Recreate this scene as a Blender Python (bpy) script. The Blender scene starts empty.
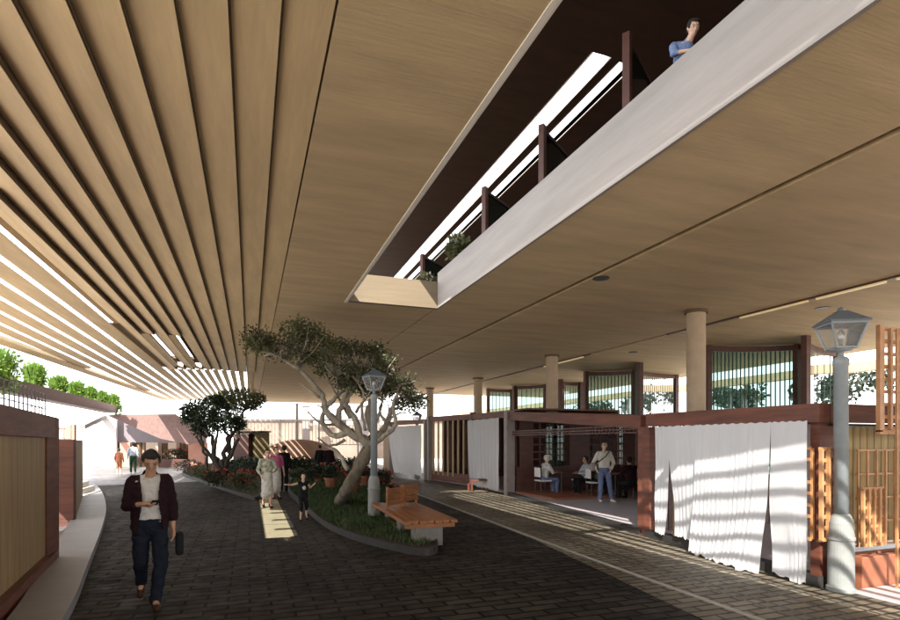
import bpy, bmesh, math, random
from mathutils import Vector, Matrix, noise
R = math.radians
rnd = random.Random(7)
scene = bpy.context.scene
C = scene.collection
H, F, YAW, HY = 1.85, 550.0, R(20), 440.0
FW = Vector((math.sin(YAW), math.cos(YAW), 0)); RT = Vector((math.cos(YAW), -math.sin(YAW), 0))

# ---- survey helpers: turn a measured bearing and distance into a place in the world
def at(px, d, z=0.0):
    p = FW*d + RT*((px-450)/F*d); return Vector((p.x, p.y, z))
def gp(px, py, z=0.0):
    return at(px, F*(H-z)/(py-HY), z)
def pp(px, py, d):
    return at(px, d, H+(HY-py)*d/F)

# ---------------------------------------------------------------- materials
MATS = {}
def mat(name, col, rough=.6, var=.15, scale=(3,3,3), bump=0.0, metal=0, spec=.5, trans=0, emit=None, detail=5, coord='Object', var2=None, bscale=None):
    if name in MATS: return MATS[name]
    m = bpy.data.materials.new(name); m.use_nodes = True; nt = m.node_tree; n = nt.nodes; l = nt.links
    b = n['Principled BSDF']; out = n['Material Output']
    b.inputs['Roughness'].default_value = rough; b.inputs['Metallic'].default_value = metal
    b.inputs['Specular IOR Level'].default_value = spec
    tc = n.new('ShaderNodeTexCoord'); mp = n.new('ShaderNodeMapping'); mp.inputs['Scale'].default_value = scale
    l.new(tc.outputs[coord], mp.inputs[0])
    no = n.new('ShaderNodeTexNoise'); no.inputs['Scale'].default_value = 1; no.inputs['Detail'].default_value = detail; no.inputs['Roughness'].default_value = .62
    l.new(mp.outputs[0], no.inputs[0])
    cr = n.new('ShaderNodeValToRGB'); cr.color_ramp.elements[0].position = .3; cr.color_ramp.elements[1].position = .7
    c2 = var2 or [min(1, c*(1+var)) for c in col]
    cr.color_ramp.elements[0].color = (*[c*(1-var) for c in col], 1); cr.color_ramp.elements[1].color = (*c2, 1)
    l.new(no.outputs[0], cr.inputs[0]); l.new(cr.outputs[0], b.inputs['Base Color'])
    if bump:
        no2 = n.new('ShaderNodeTexNoise'); no2.inputs['Detail'].default_value = 6; no2.inputs['Scale'].default_value = 1
        mp2 = n.new('ShaderNodeMapping'); mp2.inputs['Scale'].default_value = bscale or [s*4 for s in scale]
        l.new(tc.outputs[coord], mp2.inputs[0]); l.new(mp2.outputs[0], no2.inputs[0])
        bp = n.new('ShaderNodeBump'); bp.inputs['Strength'].default_value = bump; bp.inputs['Distance'].default_value = .02
        l.new(no2.outputs[0], bp.inputs['Height']); l.new(bp.outputs[0], b.inputs['Normal'])
    if trans:
        tr = n.new('ShaderNodeBsdfTranslucent'); l.new(cr.outputs[0], tr.inputs[0])
        mx = n.new('ShaderNodeMixShader'); mx.inputs[0].default_value = trans
        l.new(b.outputs[0], mx.inputs[1]); l.new(tr.outputs[0], mx.inputs[2]); l.new(mx.outputs[0], out.inputs[0])
    if emit:
        b.inputs['Emission Color'].default_value = (*emit[0], 1); b.inputs['Emission Strength'].default_value = emit[1]
    MATS[name] = m; return m
def glass_mat(name, tint, gloss=.12, haze=0.0, hcol=(.5,.6,.6)):
    m = bpy.data.materials.new(name); m.use_nodes = True; nt = m.node_tree; n = nt.nodes; l = nt.links
    n.remove(n['Principled BSDF']); out = n['Material Output']
    t = n.new('ShaderNodeBsdfTransparent'); t.inputs[0].default_value = (*tint, 1)
    g = n.new('ShaderNodeBsdfGlossy'); g.inputs['Roughness'].default_value = .03
    fr = n.new('ShaderNodeFresnel'); fr.inputs[0].default_value = 1.45
    mx = n.new('ShaderNodeMixShader'); l.new(fr.outputs[0], mx.inputs[0]); l.new(t.outputs[0], mx.inputs[1]); l.new(g.outputs[0], mx.inputs[2])
    last = mx
    if haze:
        d = n.new('ShaderNodeBsdfDiffuse'); d.inputs[0].default_value = (*hcol, 1)
        m2 = n.new('ShaderNodeMixShader'); m2.inputs[0].default_value = haze
        l.new(mx.outputs[0], m2.inputs[1]); l.new(d.outputs[0], m2.inputs[2]); last = m2
    l.new(last.outputs[0], out.inputs[0]); MATS[name] = m; return m
def brick_mat(name, c1, c2, mortar, w=.42, h=.14, rough=(.35,.7), rot=0, bump=.5, spec=.5):
    m = bpy.data.materials.new(name); m.use_nodes = True; nt = m.node_tree; n = nt.nodes; l = nt.links
    b = n['Principled BSDF']; b.inputs['Specular IOR Level'].default_value = spec
    tc = n.new('ShaderNodeTexCoord'); mp = n.new('ShaderNodeMapping'); mp.inputs['Rotation'].default_value = (0,0,rot)
    l.new(tc.outputs['Object'], mp.inputs[0])
    nz = n.new('ShaderNodeTexNoise'); nz.inputs['Scale'].default_value = 2.2; nz.inputs['Detail'].default_value = 3
    l.new(mp.outputs[0], nz.inputs[0])
    ad = n.new('ShaderNodeMixRGB'); ad.blend_type = 'LINEAR_LIGHT'; ad.inputs[0].default_value = .02
    l.new(mp.outputs[0], ad.inputs[1]); l.new(nz.outputs['Color'], ad.inputs[2])
    br = n.new('ShaderNodeTexBrick'); br.inputs['Scale'].default_value = 1; br.inputs['Brick Width'].default_value = w; br.inputs['Row Height'].default_value = h
    br.inputs['Mortar Size'].default_value = .02; br.inputs['Mortar Smooth'].default_value = .4; br.inputs['Bias'].default_value = -.1
    br.inputs['Color1'].default_value = (*c1, 1); br.inputs['Color2'].default_value = (*c2, 1); br.inputs['Mortar'].default_value = (*mortar, 1)
    l.new(ad.outputs[0], br.inputs[0])
    n2 = n.new('ShaderNodeTexNoise'); n2.inputs['Scale'].default_value = .55; n2.inputs['Detail'].default_value = 6; l.new(tc.outputs['Object'], n2.inputs[0])
    mr = n.new('ShaderNodeMapRange'); mr.inputs[1].default_value = .3; mr.inputs[2].default_value = .7; mr.inputs[3].default_value = .55; mr.inputs[4].default_value = 1.35
    l.new(n2.outputs[0], mr.inputs[0])
    mu = n.new('ShaderNodeVectorMath'); mu.operation = 'SCALE'; l.new(br.outputs[0], mu.inputs[0]); l.new(mr.outputs[0], mu.inputs['Scale'])
    l.new(mu.outputs[0], b.inputs['Base Color'])
    n3 = n.new('ShaderNodeTexNoise'); n3.inputs['Scale'].default_value = 5; n3.inputs['Detail'].default_value = 4; l.new(tc.outputs['Object'], n3.inputs[0])
    m3 = n.new('ShaderNodeMapRange'); m3.inputs[1].default_value = .3; m3.inputs[2].default_value = .7; m3.inputs[3].default_value = rough[0]; m3.inputs[4].default_value = rough[1]
    l.new(n3.outputs[0], m3.inputs[0]); l.new(m3.outputs[0], b.inputs['Roughness'])
    bp = n.new('ShaderNodeBump'); bp.inputs['Strength'].default_value = bump; bp.inputs['Distance'].default_value = .012; bp.invert = True
    a2 = n.new('ShaderNodeMath'); a2.operation = 'MULTIPLY_ADD'; l.new(n3.outputs[0], a2.inputs[0]); a2.inputs[1].default_value = -.9; l.new(br.outputs['Fac'], a2.inputs[2])
    l.new(a2.outputs[0], bp.inputs['Height']); l.new(bp.outputs[0], b.inputs['Normal'])
    MATS[name] = m; return m

ceil_m = mat('pale_board_marked_ceiling', (.57,.44,.275), .75, .16, (.5,2.6,2.6), .2, detail=9, bscale=(3,30,30), spec=.25)
louver_m = mat('tan_louver_board', (.62,.475,.285), .6, .14, (5,.7,5), .15, spec=.3)
fascia_m = mat('pale_limewashed_fascia', (.29,.265,.248), .75, .12, (6,.6,6), .15, spec=.25)
endbeam_m = mat('light_timber_faced_beam', (.165,.125,.078), .6, .12, (.8,8,8), .15)
joint_m = mat('shade_dark_joint', (.10,.065,.038), .8, .2)
gap_m = mat('dark_shadow_void', (.02,.014,.01), .9, .2)
deck_m = mat('roof_deck_underside', (.12,.085,.055), .9, .2)
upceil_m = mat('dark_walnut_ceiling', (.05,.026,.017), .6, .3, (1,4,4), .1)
trim_m = mat('white_edge_trim', (.85,.82,.76), .5, .04)
conc_m = mat('column_render', (.44,.345,.25), .75, .08, (4,4,4), .15)
red_m = mat('red_brown_timber', (.115,.036,.02), .6, .45, (1.2,1.2,9), .2, spec=.5)
dred_m = mat('dark_red_brown_timber', (.09,.035,.026), .5, .3, (2,2,7), .1)
greyp_m = mat('weathered_grey_pinkish_post', (.26,.22,.21), .6, .15)
slat_m = mat('tan_reed_slats', (.29,.20,.10), .6, .35, (30,30,.7), .2)
ochre_m = mat('ochre_boards', (.30,.21,.07), .6, .4, (9,9,.8), .2)
lath_m = mat('orange_brown_lattice', (.42,.21,.09), .5, .25, (6,6,6))
cloth_m = mat('white_curtain_cloth', (.63,.63,.645), .85, .03, (9,9,2), .15, trans=.18, bscale=(60,60,60), spec=.1)
lampg_m = mat('grey_blue_lamp_paint', (.24,.27,.285), .4, .1, (8,8,8), .05)
lampd_m = mat('dark_slate_lamp_roof', (.10,.13,.16), .35, .15)
bollard_m = mat('pale_stone_drum', (.22,.23,.22), .7, .12, (5,5,5), .2)
glass_m = glass_mat('clear_lamp_glass', (.93,.95,.95), haze=.12, hcol=(.8,.8,.8))
gglass_m = glass_mat('green_tinted_glass', (.56,.66,.64), haze=.08, hcol=(.06,.16,.14))
dglass_m = glass_mat('dark_green_glass', (.10,.20,.16), haze=.25, hcol=(.02,.05,.035))
gfin_m = mat('dark_green_fin', (.02,.075,.055), .35, .3)
steel_m = mat('dark_steel_bar', (.05,.045,.045), .4, .2, metal=.3)
silver_m = mat('pale_steel', (.45,.43,.42), .35, .1, metal=.6)
gold_m = mat('brass_track_lamp', (.6,.42,.18), .35, .2, emit=((1,.8,.45),.3))
white_m = mat('white_render', (.72,.68,.68), .8, .05, (2,2,2))
pink_m = mat('terracotta_render', (.52,.26,.19), .8, .12, (2,2,2))
beige_m = mat('beige_render', (.50,.38,.29), .8, .1, (1,1,1))
tile_m = mat('red_roof_tile', (.15,.085,.072), .7, .2, (6,1,6), .2)
terra_m = mat('terracotta_clay', (.26,.09,.045), .65, .22, (5,5,5), .1)
floor_m = mat('pale_room_floor', (.50,.45,.47), .4, .08, (2,2,2))
benchw_m = mat('orange_oiled_bench_timber', (.24,.085,.018), .5, .3, (5,.9,5), .15)
benchc_m = mat('bench_concrete', (.15,.145,.13), .8, .15, (6,6,6), .2)
bark_m = mat('pale_peeling_bark', (.27,.24,.19), .9, .5, (6,6,2.5), .6)
dbark_m = mat('dark_bark', (.045,.035,.028), .9, .3, (8,8,4), .5)
soil_m = mat('soil', (.03,.02,.013), .95, .3, (9,9,9), .5)
leafd_m = mat('dark_green_leaf', (.05,.06,.035), .6, .4, (1.5,1.5,1.5), trans=.3, var2=(.12,.13,.06))
leafo_m = mat('olive_leaf', (.07,.09,.035), .55, .35, (1.6,1.6,1.6), trans=.3, var2=(.17,.18,.075))
leafb_m = mat('very_dark_leaf', (.014,.026,.012), .6, .4, (2,2,2), trans=.2, var2=(.035,.06,.025))
leafg_m = mat('bright_green_leaf', (.10,.21,.025), .5, .35, (2,2,2), trans=.35, var2=(.22,.36,.06))
grass_m = mat('grass_blade', (.035,.065,.014), .7, .45, (1.2,1.2,1.2), trans=.2)
redfl_m = mat('red_petals', (.50,.03,.02), .5, .3, trans=.2)
pinkfl_m = mat('coral_petals', (.55,.12,.08), .5, .3, trans=.2)
kerb_m = mat('granite_kerb', (.022,.02,.018), .7, .25, (8,8,8), .2)
walk_m = mat('pale_smooth_concrete', (.26,.26,.27), .5, .12, (1.3,1.3,1.3), .08)
paving_m = mat('outer_sunlit_paving', (.58,.52,.45), .8, .14, (.6,.6,.6), .1)
plaza_m = brick_mat('grey_plaza_setts', (.22,.205,.20), (.15,.14,.14), (.08,.075,.07), .3, .15, rot=0)
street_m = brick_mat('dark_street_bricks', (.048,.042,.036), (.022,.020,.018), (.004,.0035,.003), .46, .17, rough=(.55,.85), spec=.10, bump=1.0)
sun_tint_m = brick_mat('sun_tinted_right_bricks', (.20,.17,.12), (.12,.10,.072), (.025,.022,.018), .46, .15, rough=(.5,.75), spec=.3)
line_m = mat('worn_stone_line', (.32,.31,.28), .7, .2, (5,5,5), .1)
ground_line_m = mat('dark_ground_line', (.045,.04,.034), .5, .3, (3,3,3))

# ---------------------------------------------------------------- mesh builder
def wl(o):
    v = Vector((0,0,0))
    while o: v = v + o.location; o = o.parent
    return v
class MB:
    def __init__(s): s.v = []; s.f = []; s.smooth = False
    def add(s, vs, fs):
        k = len(s.v); s.v += [Vector(v) for v in vs]; s.f += [[i+k for i in f] for f in fs]; return s
    def box(s, c, size, rz=0, rx=0, ry=0):
        M = Matrix.Rotation(rz,3,'Z') @ Matrix.Rotation(ry,3,'Y') @ Matrix.Rotation(rx,3,'X'); a,b,d = [q/2 for q in size]
        vs = [Vector(c)+M@Vector((x*a,y*b,z*d)) for x in(-1,1) for y in(-1,1) for z in(-1,1)]
        return s.add(vs, [(0,1,3,2),(4,6,7,5),(0,4,5,1),(2,3,7,6),(0,2,6,4),(1,5,7,3)])
    def bb(s, x0,x1,y0,y1,z0,z1):
        return s.box(((x0+x1)/2,(y0+y1)/2,(z0+z1)/2),(x1-x0,y1-y0,z1-z0))
    def bar(s, p, q, w, h=None, up=(0,0,1)):
        p = Vector(p); q = Vector(q); h = h or w; d = (q-p).normalized(); u = Vector(up)
        if abs(d.dot(u)) > .98: u = Vector((1,0,0))
        x = d.cross(u).normalized(); y = x.cross(d).normalized()
        vs = [e + x*a*w/2 + y*b*h/2 for e in (p,q) for a,b in ((-1,-1),(1,-1),(1,1),(-1,1))]
        return s.add(vs, [(0,3,2,1),(4,5,6,7),(0,1,5,4),(1,2,6,5),(2,3,7,6),(3,0,4,7)])
    def tube(s, pts, rad, n=8, cap=True):
        pts = [Vector(p) for p in pts]; k = len(s.v); m = len(pts); ref = Vector((.31,.17,.93))
        if not isinstance(rad,(list,tuple)): rad = [rad]*m
        px = None
        for i,p in enumerate(pts):
            d = (pts[min(i+1,m-1)]-pts[max(i-1,0)]).normalized()
            x = (d.cross(ref) if px is None else (px - d*px.dot(d)))
            if x.length < 1e-4: x = d.cross(Vector((1,0,0)))
            x.normalize(); px = x; y = d.cross(x)
            s.v += [p + (x*math.cos(t*2*math.pi/n)+y*math.sin(t*2*math.pi/n))*rad[i] for t in range(n)]
        for i in range(m-1):
            for t in range(n):
                a = k+i*n+t; b = k+i*n+(t+1)%n; s.f.append([a,b,b+n,a+n])
        if cap: s.f.append([k+t for t in range(n)][::-1]); s.f.append([k+(m-1)*n+t for t in range(n)])
        return s
    def lathe(s, prof, c=(0,0,0), n=20):
        k = len(s.v); c = Vector(c)
        for r,z in prof: s.v += [c+Vector((r*math.cos(t*2*math.pi/n), r*math.sin(t*2*math.pi/n), z)) for t in range(n)]
        for i in range(len(prof)-1):
            for t in range(n):
                a = k+i*n+t; b = k+i*n+(t+1)%n; s.f.append([a,b,b+n,a+n])
        s.f.append([k+t for t in range(n)][::-1]); s.f.append([k+(len(prof)-1)*n+t for t in range(n)])
        return s
    def prism(s, poly, z0, z1):
        k = len(s.v); n = len(poly)
        s.v += [Vector((p[0],p[1],z0)) for p in poly] + [Vector((p[0],p[1],z1)) for p in poly]
        s.f.append([k+i for i in range(n)][::-1]); s.f.append([k+n+i for i in range(n)])
        for i in range(n): j = (i+1)%n; s.f.append([k+i,k+j,k+n+j,k+n+i])
        return s
    def ball(s, c, r, n=10, m=7, jit=0):
        c = Vector(c); r = Vector(r) if hasattr(r,'__len__') else Vector((r,r,r)); k = len(s.v)
        for i in range(m+1):
            th = math.pi*i/m
            for t in range(n):
                ph = 2*math.pi*t/n; j = 1+rnd.uniform(-jit,jit)
                s.v.append(c+Vector((r.x*math.sin(th)*math.cos(ph)*j, r.y*math.sin(th)*math.sin(ph)*j, r.z*math.cos(th)*j)))
        for i in range(m):
            for t in range(n): a = k+i*n+t; b = k+i*n+(t+1)%n; s.f.append([a,a+n,b+n,b])
        return s
    def build(s, name, m, parent=None, smooth=False, bevel=0, loc=None):
        off = wl(parent) if parent else Vector((0,0,0))
        if loc is not None and parent is None: off = Vector(loc)
        me = bpy.data.meshes.new(name); me.from_pydata([v-off for v in s.v], [], s.f); me.materials.append(m); me.validate(); me.update()
        if smooth: me.polygons.foreach_set('use_smooth', [True]*len(me.polygons))
        o = bpy.data.objects.new(name, me); C.objects.link(o); o.parent = parent
        if parent is None: o.location = off
        if bevel:
            b = o.modifiers.new('bevel','BEVEL'); b.width = bevel; b.segments = 2; b.limit_method = 'ANGLE'
        return o
def tag(o, label=None, cat=None, group=None, kind=None):
    if label: o['label'] = label
    if cat: o['category'] = cat
    if group: o['group'] = group
    if kind: o['kind'] = kind
    return o
def thing(name, label, cat, loc=(0,0,0), group=None):
    o = bpy.data.objects.new(name, None); C.objects.link(o); o.location = Vector(loc); return tag(o, label, cat, group)
def kids(o): return [c for c in bpy.data.objects if c.parent == o]
def copy_tree(o, parent=None, ch=None):
    c = o.copy(); C.objects.link(c); c.parent = parent
    for k in kids(o): copy_tree(k, c)
    return c
def copy_to(o, loc, rz, label, scale=1):
    c = copy_tree(o); c.location = Vector(loc); c.rotation_euler = (0,0,rz); c['label'] = label; c.scale = (scale,)*3; return c
def struct(name, mb, m, smooth=False): return tag(mb.build(name, m, None, smooth), kind='structure')

# ================================================================= GROUND
g = MB(); g.add([(-400,-300,0),(400,-300,0),(400,500,0),(-400,500,0)], [(0,1,2,3)]); struct('ground', g, paving_m)
def smooth_line(pts, n=6):
    out = []
    for i in range(len(pts)-1):
        p0,p1,p2,p3 = pts[max(i-1,0)],pts[i],pts[i+1],pts[min(i+2,len(pts)-1)]
        for t in range(n):
            t /= n; out.append(.5*((2*p1)+(p2-p0)*t+(2*p0-5*p1+4*p2-p3)*t*t+(3*p1-p0-3*p2+p3)*t**3))
    out.append(pts[-1]); return out
def sheet(poly, z):
    m = MB(); m.add([(p[0],p[1],z) for p in poly], [list(range(len(poly)))]); return m
# left edge of the street follows the curved walkway
edge = smooth_line([Vector((-1.0,-3,0)), Vector((-1.3,2.5,0)), gp(66,625), gp(88,572), gp(103,530), gp(106,510), gp(101,494), gp(90,482), gp(84,474)+Vector((-.3,0,0))])
street_poly = [(p.x,p.y) for p in edge] + [(edge[-1].x+2, 34), (9.2, 44), (8.9,22),(7.9,12.5),(6.95,4.6),(6.5,-6),(6.5,-14),(-1.0,-14)]
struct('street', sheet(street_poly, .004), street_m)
far_pl = [(edge[-1].x-4.5,26.5),(edge[-1].x+1.5,25.5),(-3,26.5),(1,29),(3,34),(9,44),(9,49),(-20,49),(-20,30)]
struct('plaza', sheet(far_pl, .008), plaza_m)
# walkway: raised pale strip with a curved kerb
inner = []
for i,p in enumerate(edge):
    q = edge[min(i+1,len(edge)-1)]-edge[max(i-1,0)]; nrm = Vector((-q.y,q.x,0)).normalized()
    w = .42+.30*min(1,max(0,(p.y-4)/14)); inner.append(p+nrm*w)
m = MB(); k = 0
for i in range(len(edge)-1):
    a,b,c,d = edge[i],edge[i+1],inner[i+1],inner[i]
    z = Vector((0,0,.13)); m.add([a,b,c,d,a+z,b+z,c+z,d+z],[(4,5,6,7),(0,1,5,4),(3,7,6,2)])
struct('walkway_kerb', m, walk_m)
m = MB(); m.add([(p.x-2.8,p.y,.006) for p in inner]+[(p.x,p.y,.006) for p in inner[::-1]], [list(range(2*len(inner)))])
struct('left_pavement', m, plaza_m)
struct('sun_tinted_strip', sheet([(3.95,-6),(4.2,3),(4.95,9),(5.42,20),(6.1,40),(9.0,40),(8.85,22),(8.0,12.5),(6.9,4.6),(6.5,-6)], .0065), sun_tint_m)  # bricks repeated in a paler tone, the sunlight put into their colour
# stone line and dark lines in the bricks on the right
m = MB()
def strip(m, pts, w, z):
    for i in range(len(pts)-1):
        a,b = Vector(pts[i]),Vector(pts[i+1]); n_ = Vector((-(b-a).y,(b-a).x,0)).normalized()*w/2
        m.add([(a-n_)[:2]+(z,),(b-n_)[:2]+(z,),(b+n_)[:2]+(z,),(a+n_)[:2]+(z,)],[(0,1,2,3)])
strip(m, [(4.75,-6,0),(5.0,8,0),(5.45,20,0),(6.1,40,0)], .09, .008)
struct('stone_line', m, line_m)
sun_patch_m = mat('painted_sun_patch', (.26,.235,.15), .7, .15, (5,5,5), .1)  # pale tint laid where the sun falls, brightening the patch by colour
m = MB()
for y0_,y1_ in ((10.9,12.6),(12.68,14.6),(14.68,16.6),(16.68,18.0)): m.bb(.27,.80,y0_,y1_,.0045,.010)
struct('sun_patch_tint', m, sun_patch_m)
m = MB()
for o_ in (.42,.6,.98,1.35,1.72): strip(m, [(4.75+o_,-6,0),(5.0+o_,8,0),(5.45+o_,20,0),(6.1+o_,40,0)], .05, .008)
struct('dark_ground_lines', m, ground_line_m)

# ================================================================= THE BIG CANOPY
ZC = 5.0
roof = thing('canopy_building', 'vast tan timber and concrete canopy with louvres covering the whole street', 'building')
YB, YF = -14, 48
deck = MB()
deck.bb(.62,2.1,YB,YF,5.13,5.3); deck.bb(2.1,4.2,12.62,YF,5.13,5.3); deck.bb(4.25,20.5,YB,YF-12,5.13,5.3); deck.bb(4.2,4.25,12.62,YF,5.131,5.301)
deck.bb(4.25,9,YF-12,YF,5.13,5.3)
deck.build('upper_floor', deck_m, roof)
fc = MB()
fc.bb(.602,2.08,YB,12.5,5.0,5.12); fc.bb(.602,4.165,12.5,YF,5.0,5.12)
fc.bb(4.25,6.13,YB,12.5,5.0,5.12); fc.bb(4.20,6.13,12.5,YF,5.0,5.12)
fc.bb(6.27,11.62,YB,YF-12,5.0,5.12); fc.bb(11.78,20.5,YB,YF-12,5.0,5.12); fc.bb(6.27,9,YF-12,YF,5.0,5.12)
fc.build('flat_ceiling', ceil_m, roof)
m = MB(); m.bb(6.13,6.27,YB,YF,5.08,5.12); m.bb(11.62,11.78,YB,YF-12,5.08,5.12); m.build('ceiling_groove', gap_m, roof)
m = MB(); m.bb(2.08,2.10,YB,12.62,4.99,5.3); m.bb(2.03,2.08,YB,12.62,4.985,4.9985); m.build('edge_trim', trim_m, roof)
m = MB(); m.bb(4.2,4.245,YB,12.4,4.992,5.82); m.build('fascia', fascia_m, roof)
m = MB(); m.bb(2.12,4.25,12.42,12.58,4.99,5.62); m.build('end_beam', endbeam_m, roof)
# louvre boards, saw-toothed, left of the flat ceiling
def edge_x(y): return -8.72+.05*y
def board(m, x0, x1, y0, y1, z0, z1, t=.03):
    m.add([(x0,y0,z0),(x1,y0,z1),(x1,y0,z1+t),(x0,y0,z0+t),(x0,y1,z0),(x1,y1,z1),(x1,y1,z1+t),(x0,y1,z0+t)],
          [(0,1,2,3),(4,7,6,5),(0,4,5,1),(3,2,6,7),(1,5,6,2),(0,3,7,4)])
p = .365; x = .60-p; i = 0; dk = MB(); ups = MB()
def saw(x, segs):
    m = MB(); q = MB()
    for y0,y1 in segs:
        board(m, x, x+p-.02, y0, y1, 5.0+min(.10,.022+.027*abs(x)), 5.0); q.bb(x+p-.017,x+p-.002,y0,y1,5.01,5.34)
    return m, q
while x > -3.75:
    yo = 27.0+.25*abs(x+1.5)
    if x < -.1:
        if abs(x+3.05) < .06 or abs(x+2.32) < .06:
            m, q = saw(x, ((YB,18.6),(26.2,yo))); board(m, x, x+p*.5, 18.6, 26.2, 5.0, 5.02)
        elif x > -3.3: m, q = saw(x, ((YB,yo),))
        else:
            m, q = saw(x, ((YB,3.9),(8.6,yo)))
            for yc in (5.1,6.5,7.8): m.bb(x-.05,x+p+.02,yc,yc+.17,5.13,5.2)  # crossbars added to break up the sun patch
        board(m, x, x+p*.60, yo, YF, 5.0, 5.02)
    else: m, q = saw(x, ((YB,YF),))
    q.build('shadow_joint', joint_m, roof)  # board steps coloured dark to deepen the shade between boards
    m.build('louver', louver_m, roof)
    x -= p; i += 1
xe = x+p
m = MB()     # two slim open slots cut ahead of the main bank; a third, out of view, is added to drop the sun patch
def deckcut(x0,x1,holes):
    # holes: list of (hx0,hx1,hy0,hy1) inside x range; simple strip decomposition
    xs = sorted({x0,x1,*[h[0] for h in holes],*[h[1] for h in holes]})
    for a,b in zip(xs,xs[1:]):
        ys = sorted([(h[2],h[3]) for h in holes if h[0] <= a+1e-6 and h[1] >= b-1e-6]); y = YB
        for u,v in ys:
            if u > y: dk.bb(a,b,y,u,5.36,5.46)
            y = max(y,v)
        if y < YF: dk.bb(a,b,y,YF,5.36,5.46)
deckcut(xe-.0, .80, [(-3.37,-2.95,18.6,26.2),(-2.64,-2.25,18.6,26.2),(xe,-.1,27.5,YF),(xe,xe+p-.02,3.9,8.6)])
dk.bb(xe-.22,xe,17.4,27,5.06,5.08)
dk.build('roof_deck', deck_m, roof)
# outer bank: boards with open slots to the sky, an added second layer above keeps the sun off the street
pw = .575; x = xe-pw; j = 0
while x > -8.3:
    m = MB(); w_ = .43; y0 = YB; ye = min(YF,(x-.45+8.72)/.05)
    for ya_,yb_ in ((y0,ye),):
        x_=x
        board(m, x_, x+w_, ya_, yb_, 5.0, 5.0, .014)
    m.build('louver', louver_m, roof)
    h = .34 if x > -5.4 else .22
    for ya_,yb_ in (((YB,3.9),(10.0,ye)) if j==0 else ((YB,ye),)): ups.bb(x+w_-h/1.3-.02, x+pw-h/1.3+(.13 if j==0 else .02), ya_, yb_, 5.03+h, 5.05+h)
    x -= pw; j += 1
ups.build('added_sun_shade', deck_m, roof)
m = MB(); xs = x+pw
poly = [(edge_x(YB),YB),(edge_x(YB)+.55,YB),(edge_x(YF)+.55,YF),(edge_x(YF),YF)]
m.prism(poly, 4.95, 5.06); m.build('outer_edge_board', louver_m, roof)
# upper storey above the opening
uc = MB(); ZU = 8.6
uc.bb(1.46,4.45,YB,YF-20,ZU+.0,ZU+.119)  # unseen strip added to keep sun and sky off the fascia
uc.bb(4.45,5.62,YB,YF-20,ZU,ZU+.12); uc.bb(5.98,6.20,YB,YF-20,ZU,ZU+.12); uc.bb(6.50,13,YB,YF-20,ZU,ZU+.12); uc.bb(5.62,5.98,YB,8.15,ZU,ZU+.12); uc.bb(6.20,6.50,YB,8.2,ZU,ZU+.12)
uc.build('upper_ceiling_and_shade', upceil_m, roof)
m = MB(); m.bb(5.60,5.62,8.15,YF-20,ZU-.01,ZU+.16); m.bb(5.98,6.0,8.15,YF-20,ZU-.01,ZU+.16); m.bb(6.19,6.20,8.2,YF-20,ZU-.01,ZU+.16); m.bb(6.50,6.52,8.2,YF-20,ZU-.01,ZU+.16)
m.build('skylight_reveal', trim_m, roof)
m = MB(); x = 1.36  # unseen slats on joists and posts, added to cast the sun stripes
while x > -5.2: m.bb(x-.085,x,-26,6.5,ZU+.1,ZU+.12); x -= .268
m.build('stripe_caster_slats', fascia_m, roof)
for y in (-26,-14,-2,6.38):
    m = MB(); m.bb(-5.2,1.4,y,y+.12,ZU+.121,ZU+.26); m.build('stripe_caster_joist', fascia_m, roof)
for y in (-24,-8,6.5):
    m = MB(); m.bb(-5.2,-5.1,y-.1,y,5.5,ZU+.1); m.build('stripe_caster_post', fascia_m, roof)
m = MB(); m.bb(7.6,7.75,YB,YF-20,5.3,ZU); m.build('upper_back_wall', dred_m, roof)
# columns
for pxx,d in ((696,13.4),(552,20.4),(478,27.9),(430,33.3)):
    c = at(pxx,d); m = MB(); m.lathe([(.22,0),(.22,4.999)],(c.x,c.y,0),28); o = m.build('column', conc_m, roof); m = MB(); m.lathe([(.27,4.93),(.27,4.997)],(c.x,c.y,0),28); m.build('column_top_ring', deck_m, o)  # dark ring around each column top
# recessed downlights in the ceiling
for pxx,pyy in ((823,308),(633,352),(601,278)):
    c = pp(pxx,pyy,F*(ZC-H)/(HY-pyy)); m = MB(); m.lathe([(.16,4.985),(.16,5.005),(.10,5.005),(.10,4.99)],(c.x,c.y,0),20); m.build('ceiling_downlight', steel_m, roof)
def track(y0,y1,on):
    m = MB(); m.bb(11.66,11.74,y0,y1,4.97,5.078); o = m.build('light_track', dred_m, roof)
    for a,b in on:
        q = MB(); q.bb(11.67,11.73,a,b,4.93,4.968); q.build('track_lamp', gold_m, o)
track(3,13.2,[(4.2,5.0),(5.6,7.0),(7.2,8.6),(8.8,10.6)]); track(17.2,33,[(17.6,20.5)])

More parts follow.
